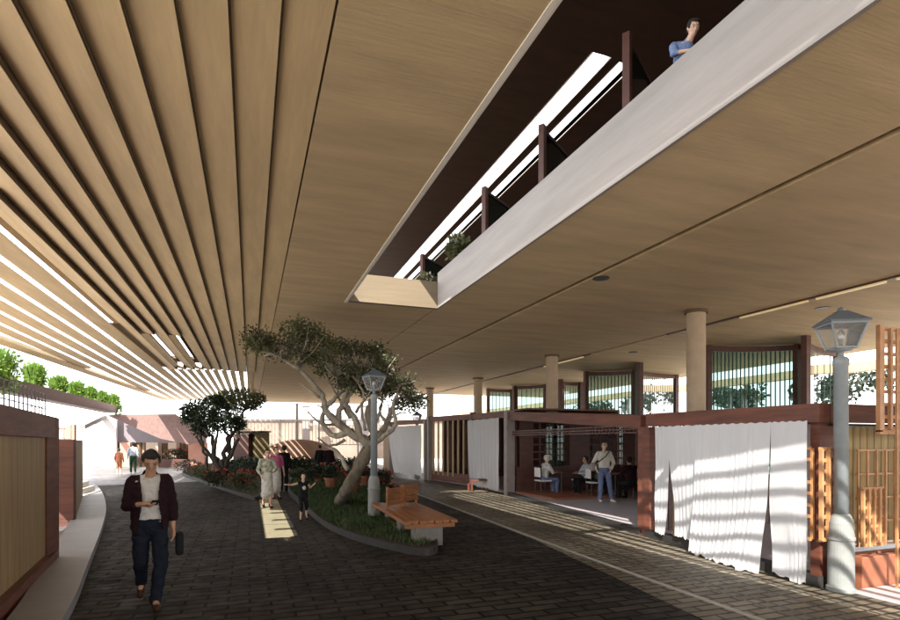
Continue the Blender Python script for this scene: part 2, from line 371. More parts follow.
# glass door leaves on the upper floor
proto = thing('glass_door_leaf', 'x', 'glass door', (0,0,0), 'folded glass doors along the upper walkway')
m = MB(); m.bb(-.06,.06,-.05,.05,0,2.15); m.build('door_post', dred_m, proto)
m = MB(); m.bb(1.14,1.2,-.03,.03,0,2.1); m.bb(.06,1.14,-.03,.03,2.04,2.1); m.bb(.06,1.14,-.03,.03,0,.08); m.build('door_frame', steel_m, proto)
m = MB(); m.bb(.06,1.14,-.006,.006,.08,2.04); m.build('pane', dglass_m, proto)
m = MB()
for q in range(6): m.bb(.14+q*.18,.17+q*.18,.02,.05,.1,2.0)
m.build('green_fins', gfin_m, proto)
spots = [(7.6,'nearest the front end of the opening'),(9.8,'second from the front of the opening'),(12.2,'third along, above the pale beam'),(16.6,'farthest, at the end of the opening')]
for i,(d,s) in enumerate(spots):
    Xq = 4.9; Yq = (d-Xq*math.sin(YAW))/math.cos(YAW)
    lab = 'dark green glass door leaf on the upper floor, '+s
    if i == 0: proto.location = (Xq,Yq,5.3); proto.rotation_euler = (0,0,R(35)); proto['label'] = lab
    else: copy_to(proto,(Xq,Yq,5.3),R(35),lab)

# ================================================================= FLUTED GLASS SCREENS
def screen(pts, label, z0=.0, z1=4.99, fin=.12, bar=.09, group='glass screens behind the pavilions'):
    base = pts[0]; t = thing('glass_screen', label, 'glass screen', (base.x,base.y,0), group)
    pn = MB(); fr = MB(); sl = MB()
    for a,b in zip(pts,pts[1:]):
        pn.bar((a.x,a.y,(z0+z1)/2),(b.x,b.y,(z0+z1)/2),.012,z1-z0-.1)
        fr.bar((a.x,a.y,z1-.1),(b.x,b.y,z1-.1),.12,.18); fr.bar((a.x,a.y,z0+.1),(b.x,b.y,z0+.1),.12,.2)
        L = (b-a).length; n = max(1,int(L/fin)); 
        for q in range(n):
            c = a.lerp(b,(q+.5)/n); sl.bar((c.x,c.y,z0+.2),(c.x,c.y,z1-.2),.03)
    pn.build('pane', gglass_m, t); fr.build('frame', dred_m, t); sl.build('fins', gfin_m, t)
    for e in (pts[0],pts[-1]):
        q = MB(); q.bb(e.x-bar,e.x+bar,e.y-bar,e.y+bar,z0,z1); q.build('post', dred_m, t)
def arc(a,b,bulge,n=7):
    a=Vector(a); b=Vector(b); m=(b-a); nrm=Vector((-m.y,m.x,0)).normalized(); return [a.lerp(b,i/n)+nrm*bulge*math.sin(math.pi*i/n) for i in range(n+1)]
screen(arc(at(708,18.3),at(797,18.1),.25), 'wide fluted glass screen between the nearest column and the lamp post')
screen(arc(at(806,16.6),at(836,19.5),.3), 'narrow dark green fluted glass screen right behind the near lantern', fin=.3)
screen(arc(at(640,22.3),at(676,26.5),.9), 'curved glass screen ending in a brown pier left of the nearest column')
screen(arc(at(586,25.2),at(634,24.6),.3), 'flat fluted glass screen over the open cafe room')
screen(arc(at(560,28.5),at(581,30),.5), 'short curved glass screen right of the second column', bar=.12)
screen(arc(at(515,32),at(546,31),.1), 'dark framed glass screen left of the second column', fin=.8, bar=.12)
screen(arc(at(488,33.5),at(512,34),.1), 'small pale framed glass screen right of the third column', fin=.8, bar=.08)
# outer eave beam and hedge of trees beyond
t = thing('eave_beam', 'long tan beam on pale posts seen through the glass screens against the sky', 'beam', (22.2,16,0))
m = MB(); m.bb(22,22.4,-4,60,4.50,4.85); m.build('beam', ceil_m, t)
for y in (4,16,28,40,52): m = MB(); m.bb(22.05,22.35,y,y+.3,0,4.499); m.build('post', white_m, t)

# ================================================================= PAVILIONS ON THE RIGHT
def lerp2(a,b,t): return Vector(a).lerp(Vector(b),t)
def front(y): return 6.75+.1206*(y-4.86)
def lattice(m, a, b, z0, z1, step=.16, w=.035, dep=.035, vstep=None):
    a = Vector(a); b = Vector(b); L = (b-a).length; n = max(1,round(L/step))
    for i in range(n+1):
        c = a.lerp(b,i/n); m.bar((c.x,c.y,z0),(c.x,c.y,z1),w,dep,up=(b-a))
    nz = max(1,round((z1-z0)/(vstep or step))); off = Vector((-(b-a).y,(b-a).x,0)).normalized()*(dep*.8)
    for i in range(nz+1):
        z = z0+(z1-z0)*i/nz; m.bar(a+off+Vector((0,0,z)),b+off+Vector((0,0,z)),dep,w)
def vslats(m, a, b, z0, z1, n, w=.06, dep=.04):
    a = Vector(a); b = Vector(b)
    for i in range(n):
        c = a.lerp(b,(i+.5)/n); m.bar((c.x,c.y,z0),(c.x,c.y,z1),w,dep,up=(b-a).cross(Vector((0,0,1))))
# --- pavilion 1, the curtained corner room
P1 = thing('curtained_pavilion', 'near red-brown timber pavilion hung with white curtains beside the lamp post', 'pavilion', (6.75,4.86,0))
A = Vector((6.75,4.86,0)); B = Vector((front(8.6),8.6,0)); E = Vector((12.2,4.86,0))
m = MB(); m.bar(A+Vector((0,0,2.19)),B+Vector((0,0,2.23)),.16,.24); m.build('front_beam', red_m, P1)
m = MB(); m.bar(A+Vector((.09,.06,2.19)),E+Vector((0,.06,2.19)),.16,.235); m.build('side_beam', red_m, P1)
m = MB(); m.bar(A+Vector((.13,.03,2.045)),E+Vector((0,.03,2.045)),.1,.03); m.build('side_moulding', gap_m, P1)
m = MB(); m.bb(A.x-.03,A.x+.30,4.9,5.02,0,2.07); m.build('corner_panel', red_m, P1)
m = MB(); m.bb(B.x-.09,B.x+.09,B.y-.1,B.y+.08,0,2.1); m.build('post', red_m, P1)
m = MB(); m.bb(11.9,12.06,8.4,8.56,0,2.3); m.build('post', red_m, P1)
m = MB(); m.prism([(A.x+.1,A.y+.15),(E.x,E.y+.15),(12.2,8.7),(B.x+.1,8.7)],2.24,2.30); m.build('roof_slab', dred_m, P1)
m = MB(); m.prism([(A.x+.12,A.y+.1),(E.x,E.y+.1),(12.2,8.7),(B.x+.12,8.7)],.004,.12); m.build('floor', floor_m, P1)
m = MB(); m.bar((A.x+.03,A.y+.02,.07),(B.x-.02,B.y,.07),.2,.14); m.build('threshold', kerb_m, P1)
m = MB(); vslats(m,(B.x+.2,8.55,0),(12,8.55,0),.12,2.2,26,.12,.03); m.build('back_boards', dred_m, P1)
m = MB(); lattice(m,(6.60,4.79,0),(6.84,4.79,0),.62,1.74,.12,.045,.03,.14); lattice(m,(A.x-.075,A.y+.1,0),(A.x-.06,A.y+.36,0),.6,1.75,.13,.04,.03,.15); m.build('side_lattice', lath_m, P1)
# side wall east of the post: boards, lattices, planter
m = MB(); vslats(m,(7.12,4.96,0),(8.35,4.96,0),.5,2.03,9,.125,.03); m.build('ochre_boards', ochre_m, P1)
m = MB(); lattice(m,(7.15,4.72,0),(9.4,4.72,0),.52,1.72,.17,.022,.022,.3); m.build('wide_lattice', lath_m, P1)
m = MB(); lattice(m,(7.06,4.60,0),(7.46,4.60,0),.55,1.25,.11,.035,.03,.12); m.build('dense_lattice', lath_m, P1)
TW = thing('lattice_tower', 'tall brown timber lattice frame rising above the beam at the right edge', 'lattice', (7.2,4.5,0))
m = MB(); lattice(m,(7.24,4.50,0),(8.8,4.50,0),1.98,3.22,.15,.04,.04,.155); m.build('lattice', lath_m, TW)
m = MB(); m.bb(7.17,7.22,4.475,4.525,1.95,3.25); m.bb(8.82,8.87,4.475,4.525,.005,3.25); m.bb(7.17,8.82,4.475,4.525,1.92,1.97); m.build('post', lath_m, TW)
m = MB(); m.bb(7.375,7.40,4.41,4.435,.006,3.2); m.bb(7.52,7.55,4.40,4.45,1.0,2.0); m.build('batten', lath_m, TW)
pl = thing('planter_trough', 'low terracotta wall with sunlit top below the lattice at the right edge', 'planter', (8.1,4.75,0))
m = MB(); m.bb(7.02,10,4.58,4.68,0,.42); m.bb(7.02,10,4.78,4.85,0,.42); m.bb(7.02,7.1,4.68,4.78,0,.42); m.build('trough', terra_m, pl, bevel=.01)
m = MB(); m.bb(7.1,10,4.68,4.78,.2,.36); m.build('soil', soil_m, pl)
m = MB(); m.bb(6.85,14,.5,4.56,.004,.05); tag(m.build('side_terrace', floor_m), kind='structure')
# chair-like orange frame in the side room
def curtain(name, label, a, b, zt, zb, amp, nf, pull=(0,0), flare=0, sag=.015, group='white curtains of the near pavilion', mt=None, seed=0):
    """hanging cloth from a to b, bottom corners drawn inward by pull, uneven hem"""
    rr = random.Random(seed); a = Vector(a); b = Vector(b); d = (b-a); L = d.length; dn = d.normalized(); nrm = Vector((dn.y,-dn.x,0))
    if nrm.x > 0: nrm = -nrm
    nu = max(12,int(L*34)); nv = 34; m = MB(); ph = [rr.uniform(0,6.28) for _ in range(6)]
    tops = lambda u: -sag*abs(math.sin(u*nf*.5*math.pi))**2
    hem = [zb + .05*noise.noise(Vector((i*.35,seed*3.1,0))) for i in range(nu+1)]
    for j in range(nv+1):
        v = j/nv
        for i in range(nu+1):
            u = i/nu; uu = pull[0]*v**1.6 + u*(1-pull[0]*v**1.6-pull[1]*v**1.6)
            fold = math.sin(u*nf*2*math.pi+ph[0]+.7*math.sin(u*7+ph[1])+.6*v*math.sin(u*9+ph[3]))
            fold += .6*math.sin(u*nf*4.6*math.pi+ph[2]+v*1.5)*(1-.5*v)
            wav = noise.noise(Vector((u*L*1.2,v*2.2,seed)))*.09*v
            off = amp*.34*(.6+.5*v)*fold*(.25+1.5*abs(noise.noise(Vector((u*L*1.7,seed,v*.6))))) + wav + flare*v*v
            z = (zt+tops(u))*(1-v)+hem[i]*v
            p = a + dn*(L*uu) + nrm*(.03+off+amp) ; m.v.append(Vector((p.x,p.y,z)))
    w = nu+1
    for j in range(nv):
        for i in range(nu): m.f.append([j*w+i,j*w+i+1,(j+1)*w+i+1,(j+1)*w+i])
    o = m.build(name, mt or cloth_m, None, True, loc=((a.x+b.x)/2,(a.y+b.y)/2,0))
    return tag(o,label,'curtain',group)
def fp(t, off=-.12): 
    c = lerp2(A,B,t); return Vector((c.x+off,c.y,0))
def t_at(px):   # parameter along the front line seen under a bearing
    k = (px-450)/F; lo,hi = 0,1
    for _ in range(40):
        mid=(lo+hi)/2; q=lerp2(A,B,mid); v=(q.dot(RT))/(q.dot(FW)); 
        if v > k: lo = mid
        else: hi = mid
    return lo
curtain('curtain','narrow white curtain next to the brown post, left of a dark gap',fp(t_at(678)),fp(t_at(663)),2.1,.16,.022,4,(.30,0),seed=1)
curtain('curtain','white curtain panel whose hem stops short above a wooden sill',fp(t_at(706)),fp(t_at(677)),2.1,.20,.026,6,(.0,.25),seed=2)
curtain('curtain','widest white curtain, flaring out over the bricks at its hem',fp(t_at(781)),fp(t_at(705)),2.1,.03,.03,17,(.03,.0),flare=.16,seed=3)
curtain('curtain','white curtain right of the long slit, next to the lamp post',fp(t_at(818)),fp(t_at(781)),2.1,.05,.03,9,(-.05,.09),flare=.04,seed=4)
m = MB(); q = fp(t_at(781),.02); m.bb(q.x-.03,q.x+.03,q.y-.05,q.y+.05,.14,2.06); q = fp(t_at(676),.02); m.bb(q.x-.03,q.x+.03,q.y-.06,q.y+.06,.14,2.06); m.build('inner_post', ochre_m, P1)

# --- pavilion 2, the open cafe room
P2 = thing('open_pavilion', 'open-fronted red-brown cafe room with slatted back and people seated inside', 'pavilion', (7.3,9,0))
c0 = Vector((front(8.78),8.78,0)); c1 = Vector((front(16.6),16.6,0))
m = MB(); m.bar((c0.x,c0.y,2.20),(c1.x,c1.y,2.66),.16,.26); m.build('front_beam', red_m, P2)
m = MB(); m.bb(c1.x-.16,c1.x+.13,c1.y-.12,c1.y+.12,0,2.82); m.build('post', greyp_m, P2)
m = MB(); m.bb(c0.x-.08,c0.x+.1,c0.y-.09,c0.y+.09,0,2.1); m.build('post', red_m, P2)
bx_ = 12.6
m = MB(); m.prism([(c0.x+.1,c0.y),(bx_,c0.y),(bx_,c1.y),(c1.x+.1,c1.y)],.004,.10); m.build('floor', floor_m, P2)
m = MB(); m.add([(c0.x+.1,c0.y,2.28),(bx_,c0.y,2.28),(bx_,c1.y,2.74),(c1.x+.1,c1.y,2.74),(c0.x+.1,c0.y,2.34),(bx_,c0.y,2.34),(bx_,c1.y,2.80),(c1.x+.1,c1.y,2.80)],[(3,2,1,0),(4,5,6,7),(0,1,5,4),(1,2,6,5),(2,3,7,6),(3,0,4,7)]); m.build('roof_slab', dred_m, P2)
m = MB(); m.bar((c0.x-.05,c0.y,.06),(c1.x-.05,c1.y,.06),.14,.12); m.build('threshold', kerb_m, P2)
m = MB(); m.bb(bx_-.1,bx_,c0.y,c1.y,.1,.95); m.bb(c1.x+.2,bx_,c1.y-.1,c1.y,.1,.95); m.build('dado', dred_m, P2)
m = MB(); lattice(m,(bx_-.05,c0.y,0),(bx_-.05,c1.y,0),.95,2.5,.30,.05,.04,.26); lattice(m,(c1.x+.2,c1.y-.05,0),(bx_,c1.y-.05,0),.95,2.7,.30,.05,.04,.26); m.build('window_grid', dred_m, P2)
m = MB(); 
for y0,y1 in ((c0.y+.2,c0.y+1.0),(c0.y+3.2,c0.y+3.5),(13.6,14.1),(15.6,16.3)): m = MB(); m.bb(bx_-.14,bx_-.1,y0,y1,.95,2.5); m.build('board_panel', dred_m, P2)
for x0,x1 in ((c1.x+.3,c1.x+.8),(10.4,11.2)): m = MB(); m.bb(x0,x1,c1.y-.16,c1.y-.12,.95,2.6); m.build('board_panel', dred_m, P2)
m = MB(); m.bb(c1.x+1.3,10.2,c1.y-.09,c1.y-.08,.95,2.6); m.build('green_pane', gglass_m, P2)
m = MB(); m.bb(c1.x+.15,c1.x+2.6,c1.y-2.6,c1.y-.14,.10,.16); m.build('low_platform', terra_m, P2, bevel=.01)
m = MB(); lattice(m,(c0.x+.02,c0.y+.2,0),(c1.x+.02,c1.y-.2,0),2.0,2.14,.16,.02,.02,.07); m.build('beam_lattice', dred_m, P2)
# --- pavilion 3: slatted wall and curtain beyond the grey post
P3 = thing('slatted_pavilion', 'farther red-brown pavilion with vertical slats, half behind a white curtain', 'pavilion', (8.3,20,0))
d0 = Vector((front(16.9),16.9,0)); dm = Vector((8.32,20.2,0)); d1 = Vector((7.75,24.0,0))
m = MB(); m.bar((d0.x,d0.y,2.72),(dm.x,dm.y,2.78),.14,.22); m.bar((dm.x,dm.y,2.78),(d1.x,d1.y,2.80),.14,.22); m.build('front_beam', red_m, P3)
for c in (dm,d1): m = MB(); m.bb(c.x-.1,c.x+.1,c.y-.1,c.y+.1,0,2.95); m.build('post', greyp_m if c is d1 else red_m, P3)
m = MB(); vslats(m,(8.5,23.9,0),(11.8,23.0,0),.5,2.6,9,.2,.03); m.build('slat_wall', dred_m, P3)
m = MB(); vslats(m,(dm.x+.05,dm.y+.2,0),(d1.x+.05,d1.y-.1,0),.3,2.68,8,.13,.03); m.build('front_slats', slat_m, P3)
m = MB(); m.bar((dm.x+.1,dm.y,.25),(d1.x+.1,d1.y,.25),.1,.4); m.bb(9,12.8,16.9,24,2.9,2.96); m.build('sill', red_m, P3)
m = MB(); m.bb(12.7,12.8,16.9,24,.1,2.9); m.bb(8.4,12.7,24,24.1,.1,2.9); m.build('back_wall', dred_m, P3)
m = MB(); m.prism([(d0.x+.1,d0.y),(12.8,d0.y),(12.8,24),(d1.x+.2,24),(dm.x+.1,dm.y)],.004,.1); m.build('floor', floor_m, P3)
curtain('curtain','tall white curtain beyond the open room, left of the grey post',(d0.x-.15,d0.y+.15,0),(dm.x-.16,dm.y,0),2.62,.12,.045,9,(0,.04),seed=5,group='white curtains farther along')
curtain('curtain','distant white curtain tied up behind the tree, beside a slim lamp',(7.6,24.6,0),(6.9,28.2,0),2.55,.2,.06,6,(.0,.2),seed=6,group='white curtains farther along')
t = thing('timber_portal', 'distant brown timber portal holding the farthest white curtain', 'portal', (7.2,26,0))
m = MB(); m.bb(7.6,7.8,24.3,24.5,0,2.8); m.build('post', greyp_m, t); m = MB(); m.bb(6.9,7.1,28.2,28.4,0,2.8); m.build('post', greyp_m, t)
m = MB(); m.bar((7.7,24.4,2.72),(7.0,28.3,2.72),.14,.2); m.build('lintel', red_m, t)

# ================================================================= LEFT SIDE
LP = thing('reed_panel_pavilion', 'near left pavilion wall of tan reed slats in a heavy red-brown frame', 'pavilion', (-2.6,9.6,0))
l0 = Vector((-2.02,3.4,0)); l1 = Vector((-2.78,9.6,0))
def lp(t): return l0.lerp(l1,t)
m = MB(); m.bar((l0.x,l0.y,2.08),(l1.x,l1.y,2.03),.22,.30); m.build('top_beam', red_m, LP)
m = MB(); m.bar((l0.x,l0.y,.12),(l1.x,l1.y,.12),.26,.24); m.build('bottom_beam', red_m, LP)
m = MB(); m.bb(l1.x-.14,l1.x+.13,l1.y-.5,l1.y+.02,0,2.17); m.build('post', red_m, LP)
m = MB()
a = lp(0); b = lp(.92); nn = 52
for i in range(nn):
    c = a.lerp(b,(i+.5)/nn); z = .24; m.bar((c.x+.02,c.y,.25),(c.x+.02,c.y,1.9),.10,.045,up=(1,0,0))
m.build('reed_slats', slat_m, LP)
m = MB(); m.prism([(l0.x-.1,l0.y),(l1.x-.1,l1.y),(-6,l1.y+.2),(-5.6,l0.y)],1.96,2.06); m.build('roof_slab', dred_m, LP)
m = MB(); m.bar((l1.x-.1,l1.y,1),(-6,l1.y+.2,1),.12,2.0); m.build('end_wall', dred_m, LP)
G = thing('metal_grid_screen', 'black metal grid standing on top of the left pavilion roof', 'grid', (-3.4,9.6,2.17))
m = MB(); lattice(m,(-2.50,7.1,0),(-2.80,9.55,0),2.2,2.52,.23,.012,.012,.12); m.build('grid', steel_m, G)
L2 = thing('brown_kiosk', 'second left pavilion with dark brown panel and pale edge strips', 'kiosk', (-3.6,14.4,0))
m = MB(); m.bb(-3.95,-3.57,13.9,14.1,.0,1.86); m.build('panel', red_m, L2)
m = MB(); m.bb(-4.06,-3.95,13.86,13.95,.1,1.82); m.build('edge_strip', trim_m, L2)
m = MB(); m.bb(-7.4,-4.07,13.95,14.1,0,1.86); m.build('back_panel', dred_m, L2)
m = MB(); m.bar((-3.65,14.15,.93),(-4.9,19.8,.93),.12,1.84); m.build('side_panel', slat_m, L2)
m = MB(); lattice(m,(-5.2,14.05,0),(-3.65,14.05,0),1.87,2.28,.13,.018,.018,.4); m.build('rail', silver_m, L2)
st = thing('stone_steps', 'small pale stone steps beside the brown kiosk at the walkway', 'steps', (-5.2,20.8,0))
m = MB()
for q in range(3): m.bb(-5.6,-4.75-.18*q,20.0+.1*q,21.6,.001+.16*q,.158+.16*q)
m.build('steps', trim_m, st)
L3 = thing('slatted_kiosk', 'third left pavilion with pinkish post and vertical tan boards', 'kiosk', (-6,22.8,0))
m = MB(); vslats(m,(-5.9,23,0),(-7.2,28,0),.0,2.35,14,.26,.06); m.build('boards', slat_m, L3)
m = MB(); m.bb(-6.05,-5.8,22.7,22.95,0,2.4); m.build('post', pink_m, L3)
m = MB(); m.bb(-11,-6.06,22.8,22.95,0,2.3); m.build('front_wall', beige_m, L3)
m = MB(); lattice(m,(-10,22.7,0),(-5.9,22.7,0),2.3,3.0,.22,.025,.025,.7); m.build('rail', silver_m, L3)

# hanging planter along the left roof side
PT = thing('raised_planter', 'long dark brown planter trough held up along the left side under the roof edge', 'planter', (-8.6,20,3.6))
ya,yb = 16.5,41.5
m = MB(); m.add([(-8.9,ya,3.62),(-8.3,ya,3.62),(-8.3,yb,3.62),(-8.9,yb,3.62),(-9.05,ya,4.1),(-8.15,ya,4.1),(-8.15,yb+.4,4.1),(-9.05,yb+.4,4.1)],[(3,2,1,0),(0,1,5,4),(1,2,6,5),(2,3,7,6),(3,0,4,7),(4,5,6,7)]); m.build('trough', dred_m, PT)
for y in (22,): m = MB(); m.bb(-8.65,-8.55,y,y+.1,0,3.62); m.build('post', steel_m, PT)
def blades(m, c, r, h, n, w=.05, seed=1):
    rr = random.Random(seed)
    for _ in range(n):
        a = rr.uniform(0,6.28); q = r*math.sqrt(rr.random()); x = c[0]+q*math.cos(a); y = c[1]+q*math.sin(a)
        L = h*rr.uniform(.5,1.05); ln = Vector((math.cos(a),math.sin(a),0))*L*rr.uniform(.05,.45); s_ = Vector((-math.sin(a),math.cos(a),0))*w*rr.uniform(.5,1)
        p0 = Vector((x,y,c[2])); p1 = p0+ln*.4+Vector((0,0,L*.6)); p2 = p0+ln+Vector((0,0,L))
        m.add([p0-s_*.6,p0+s_*.6,p1+s_,p1-s_,p2],[(0,1,2,3),(3,2,4)])
def leaves(m, c, r, n, size, rr, up=.4, shell=.5):
    c = Vector(c)
    for _ in range(n):
        v = Vector((rr.gauss(0,1),rr.gauss(0,1),rr.gauss(0,1))).normalized()
        q = shell+(1-shell)*rr.random() if rr.random() < .75 else rr.random()
        p = c+Vector((v.x*r[0],v.y*r[1],v.z*r[2]))*q
        d = (v+Vector((rr.uniform(-1,1),rr.uniform(-1,1),rr.uniform(-.6,1)*up*2))).normalized(); s_ = size*rr.uniform(.6,1.3)
        side = d.cross(Vector((rr.uniform(-1,1),rr.uniform(-1,1),rr.uniform(-1,1))))
        if side.length < .01: continue
        side = side.normalized()*s_*.32
        m.add([p,p+d*s_*.5+side,p+d*s_,p+d*s_*.5-side],[(0,1,2,3)])
pls = [(23.6,1.25,1.15,'widest bright green fern clump at the left end of the raised planter'),(27.8,.5,1.1,'upright green clump next to the widest one in the raised planter'),(30.8,.45,.9,'third fern clump from the left in the raised planter'),(33.6,.5,.9,'light green square-topped clump mid way along the raised planter'),(36.2,.42,.85,'fern clump right of the square-topped one in the raised planter'),(38.9,.4,.8,'small fern clump second from the far end of the raised planter'),(41.7,.55,.85,'fern clump drooping over the far tip of the raised planter')]
for i,(y,r,h,lab) in enumerate(pls):
    m = MB(); blades(m,(-8.55,y,4.05),r*.6,h,220,.05,i)
    rr = random.Random(50+i); leaves(m,(-8.5,y,4.1+h*.38),(r*.7,r*.8,h*.5),700,.16,rr)
    if i in (0,6): leaves(m,(-8.3,y+.3,4.0),(r*.5,r*.9,.45),300,.16,rr)
    tag(m.build('fern_clump', leafg_m, None, loc=(-8.55,y,4.05)), lab, 'plant', 'ferns in the raised planter')

# ================================================================= ISLANDS, LAWN, TREES
def closed(pts,n=5):
    P = [Vector(p) for p in pts]; out=[]; N=len(P)
    for i in range(N):
        p0,p1,p2,p3 = P[i-1],P[i],P[(i+1)%N],P[(i+2)%N]
        for t in range(n):
            t/=n; out.append(.5*((2*p1)+(p2-p0)*t+(2*p0-5*p1+4*p2-p3)*t*t+(3*p1-p0-3*p2+p3)*t**3))
    return out
isl1 = closed([gp(288,492),gp(302,507),gp(322,525),gp(348,538),gp(385,549),gp(424,556),gp(438,549),gp(424,527),gp(410,508),gp(398,492),gp(384,481),gp(350,476),gp(316,475),gp(294,480)])
isl2 = closed([gp(182,474),gp(200,482),gp(222,490),gp(246,498),gp(258,500),gp(262,490),gp(268,476),gp(262,467),gp(235,463),gp(200,466)])
for nm,isl in (('main',isl1),('far',isl2)):
    cen = sum(isl,Vector())/len(isl); k = MB(); n = len(isl)
    inn = [cen+(p-cen)*(1-.12/(p-cen).length) for p in isl]
    for i in range(n):
        j=(i+1)%n; z=Vector((0,0,.12)); k.add([isl[i],isl[j],inn[j],inn[i],isl[i]+z,isl[j]+z,inn[j]+z,inn[i]+z],[(4,5,6,7),(0,1,5,4),(3,7,6,2)])
    struct('island_kerb', k, kerb_m)
    s_ = MB(); s_.add([(p.x,p.y,.09) for p in inn],[list(range(n))]); struct('island_soil', s_, soil_m)
def inside(p, poly):
    c=False; n=len(poly)
    for i in range(n):
        a,b=poly[i],poly[i-1]
        if (a.y>p[1])!=(b.y>p[1]) and p[0]<(b.x-a.x)*(p[1]-a.y)/(b.y-a.y)+a.x: c=not c
    return c
m = MB()
for isl,N in ((isl1,26000),(isl2,9000)):
    x0=min(p.x for p in isl);x1=max(p.x for p in isl);y0=min(p.y for p in isl);y1=max(p.y for p in isl); cen=sum(isl,Vector())/len(isl)
    poly=[cen+(p-cen)*.95 for p in isl]
    for _ in range(N):
        x=rnd.uniform(x0,x1);y=rnd.uniform(y0,y1)
        if not inside((x,y),poly): continue
        h=.05+.07*rnd.random()+.05*max(0,noise.noise(Vector((x*.9,y*.9,0)))); a=rnd.uniform(0,6.28); s_=Vector((math.cos(a),math.sin(a),0))*.016
        p=Vector((x,y,.085)); m.add([p-s_,p+s_,p+Vector((rnd.uniform(-.04,.04),rnd.uniform(-.04,.04),h))],[(0,1,2)])
tag(m.build('grass', grass_m), 'short green lawn grass covering the planted islands', 'grass', kind='stuff')

# main leaning tree; limbs are given by where they fork
T = thing('leaning_tree', 'large pale-barked tree with split leaning trunk and flat dark crown on the lawn', 'tree', gp(340,506))
def limb(m, pts, r0, r1, rr, n=8, wob=.05):
    P = smooth_line([Vector(p) for p in pts],5); k=len(P); P=[p+Vector((rr.uniform(-1,1),rr.uniform(-1,1),rr.uniform(-1,1)))*wob*(.3 if i in(0,k-1) else 1)*min(1,r0*6) for i,p in enumerate(P)]
    m.tube(P,[r0+(r1-r0)*(i/(k-1)) for i in range(k)],n); return P
def twigs(m, P, cl, rr, n=5):
    for (c,r) in cl:
        s0 = min(P,key=lambda q:(q-c).length)
        for _ in range(n):
            e = c+Vector((rr.uniform(-1,1)*r[0],rr.uniform(-1,1)*r[1],rr.uniform(-.8,.5)*r[2]))*.8; mid=s0.lerp(e,.5)+Vector((rr.uniform(-.15,.15),rr.uniform(-.15,.15),rr.uniform(-.05,.15)))
            m.tube([s0,mid,e],[.028,.018,.006],5)
rr = random.Random(3); m = MB(); D=14.0
base = gp(340,506); base.z=.08
fork = pp(372,446,D); allP=[]
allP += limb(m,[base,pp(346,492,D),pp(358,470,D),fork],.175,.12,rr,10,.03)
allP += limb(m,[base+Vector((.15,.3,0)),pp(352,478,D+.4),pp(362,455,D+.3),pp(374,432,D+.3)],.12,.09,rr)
m.build('lower_trunk', mat('dark_rough_bark',(.13,.11,.08),.95,.55,(7,7,2.5),.9), T, True); m = MB()  # lower trunk has darker bark of its own
f2 = pp(338,424,D-.1); 
allP += limb(m,[fork+Vector((0,0,-.06)),pp(358,437,D),f2,pp(326,410,D-.2),pp(322,395,D-.3),pp(308,378,D-.5),pp(296,366,D-.6)],.115,.04,rr)
allP += limb(m,[pp(366,440,D),pp(350,432,D+.3),pp(334,436,D+.5),pp(322,420,D+.6),pp(333,400,D+.6),pp(346,388,D+.5)],.10,.04,rr)
allP += limb(m,[f2,pp(340,410,D),pp(344,398,D),pp(352,384,D)],.09,.04,rr)
allP += limb(m,[pp(360,440,D),pp(356,420,D),pp(346,405,D),pp(352,392,D+.1),pp(362,376,D)],.10,.035,rr)
allP += limb(m,[pp(374,436,D+.3),pp(368,415,D+.3),pp(372,398,D+.4),pp(384,384,D+.4)],.11,.04,rr)
allP += limb(m,[pp(374,440,D+.3),pp(386,424,D+.3),pp(392,408,D+.3),pp(402,396,D+.2)],.10,.035,rr)
allP += limb(m,[pp(372,446,D),pp(384,436,D-.2),pp(396,424,D-.3),pp(393,406,D-.3),pp(398,392,D-.3)],.07,.03,rr)
allP += limb(m,[pp(300,370,D-.6),pp(285,360,D-.7),pp(268,352,D-.8),pp(256,346,D-.8)],.05,.02,rr)
allP += limb(m,[pp(348,470,D+.3),pp(338,452,D+.5),pp(328,446,D+.6)],.07,.03,rr)
for a_,b_,c_ in (((350,430),(332,414),(316,404)),((338,424),(322,424),(308,412)),((330,405),(338,392),(336,376)),((366,430),(362,408),(372,388)),((380,430),(394,416),(408,412)),((350,418),(340,400),(328,380)),((374,425),(382,405),(378,385)),((345,440),(330,446),(318,438)),((386,424),(380,408),(390,392)),((356,412),(364,398),(358,382)),((325,400),(312,392),(300,384))):
    allP += limb(m,[pp(*a_,D),pp(*b_,D+rr.uniform(-.5,.5)),pp(*c_,D+rr.uniform(-.8,.8))],.045,.015,rr,6,.06)
cl=[]
for px,py,dd,rx,rz in ((268,334,-.8,.46,.26),(290,331,-.8,.50,.26),(312,336,-.6,.50,.28),(330,345,-.4,.42,.26),(258,347,-.8,.30,.22),(283,348,-.9,.50,.27),(305,356,-.7,.42,.24),(322,362,-.5,.34,.22),
                       (346,352,.0,.42,.26),(365,352,.2,.44,.26),(384,360,.2,.44,.28),(352,370,-.1,.46,.26),(374,372,.3,.46,.27),(340,382,.0,.3,.2),(396,374,.1,.45,.28),(408,386,.2,.42,.30),(390,390,.4,.42,.26),(368,390,.5,.36,.22),(402,402,.1,.33,.22),(416,396,.3,.26,.2)):
    c = pp(px,py,D+dd)
    for q in range(2): cl.append((c+Vector((rr.uniform(-.25,.25),rr.uniform(-.7,.7),rr.uniform(-.08,.08))),(rx*.85,rx*1.0,rz)))
twigs(m, allP, cl, rr, 4); m.build('trunk', bark_m, T, True)
cr = MB(); co = MB()
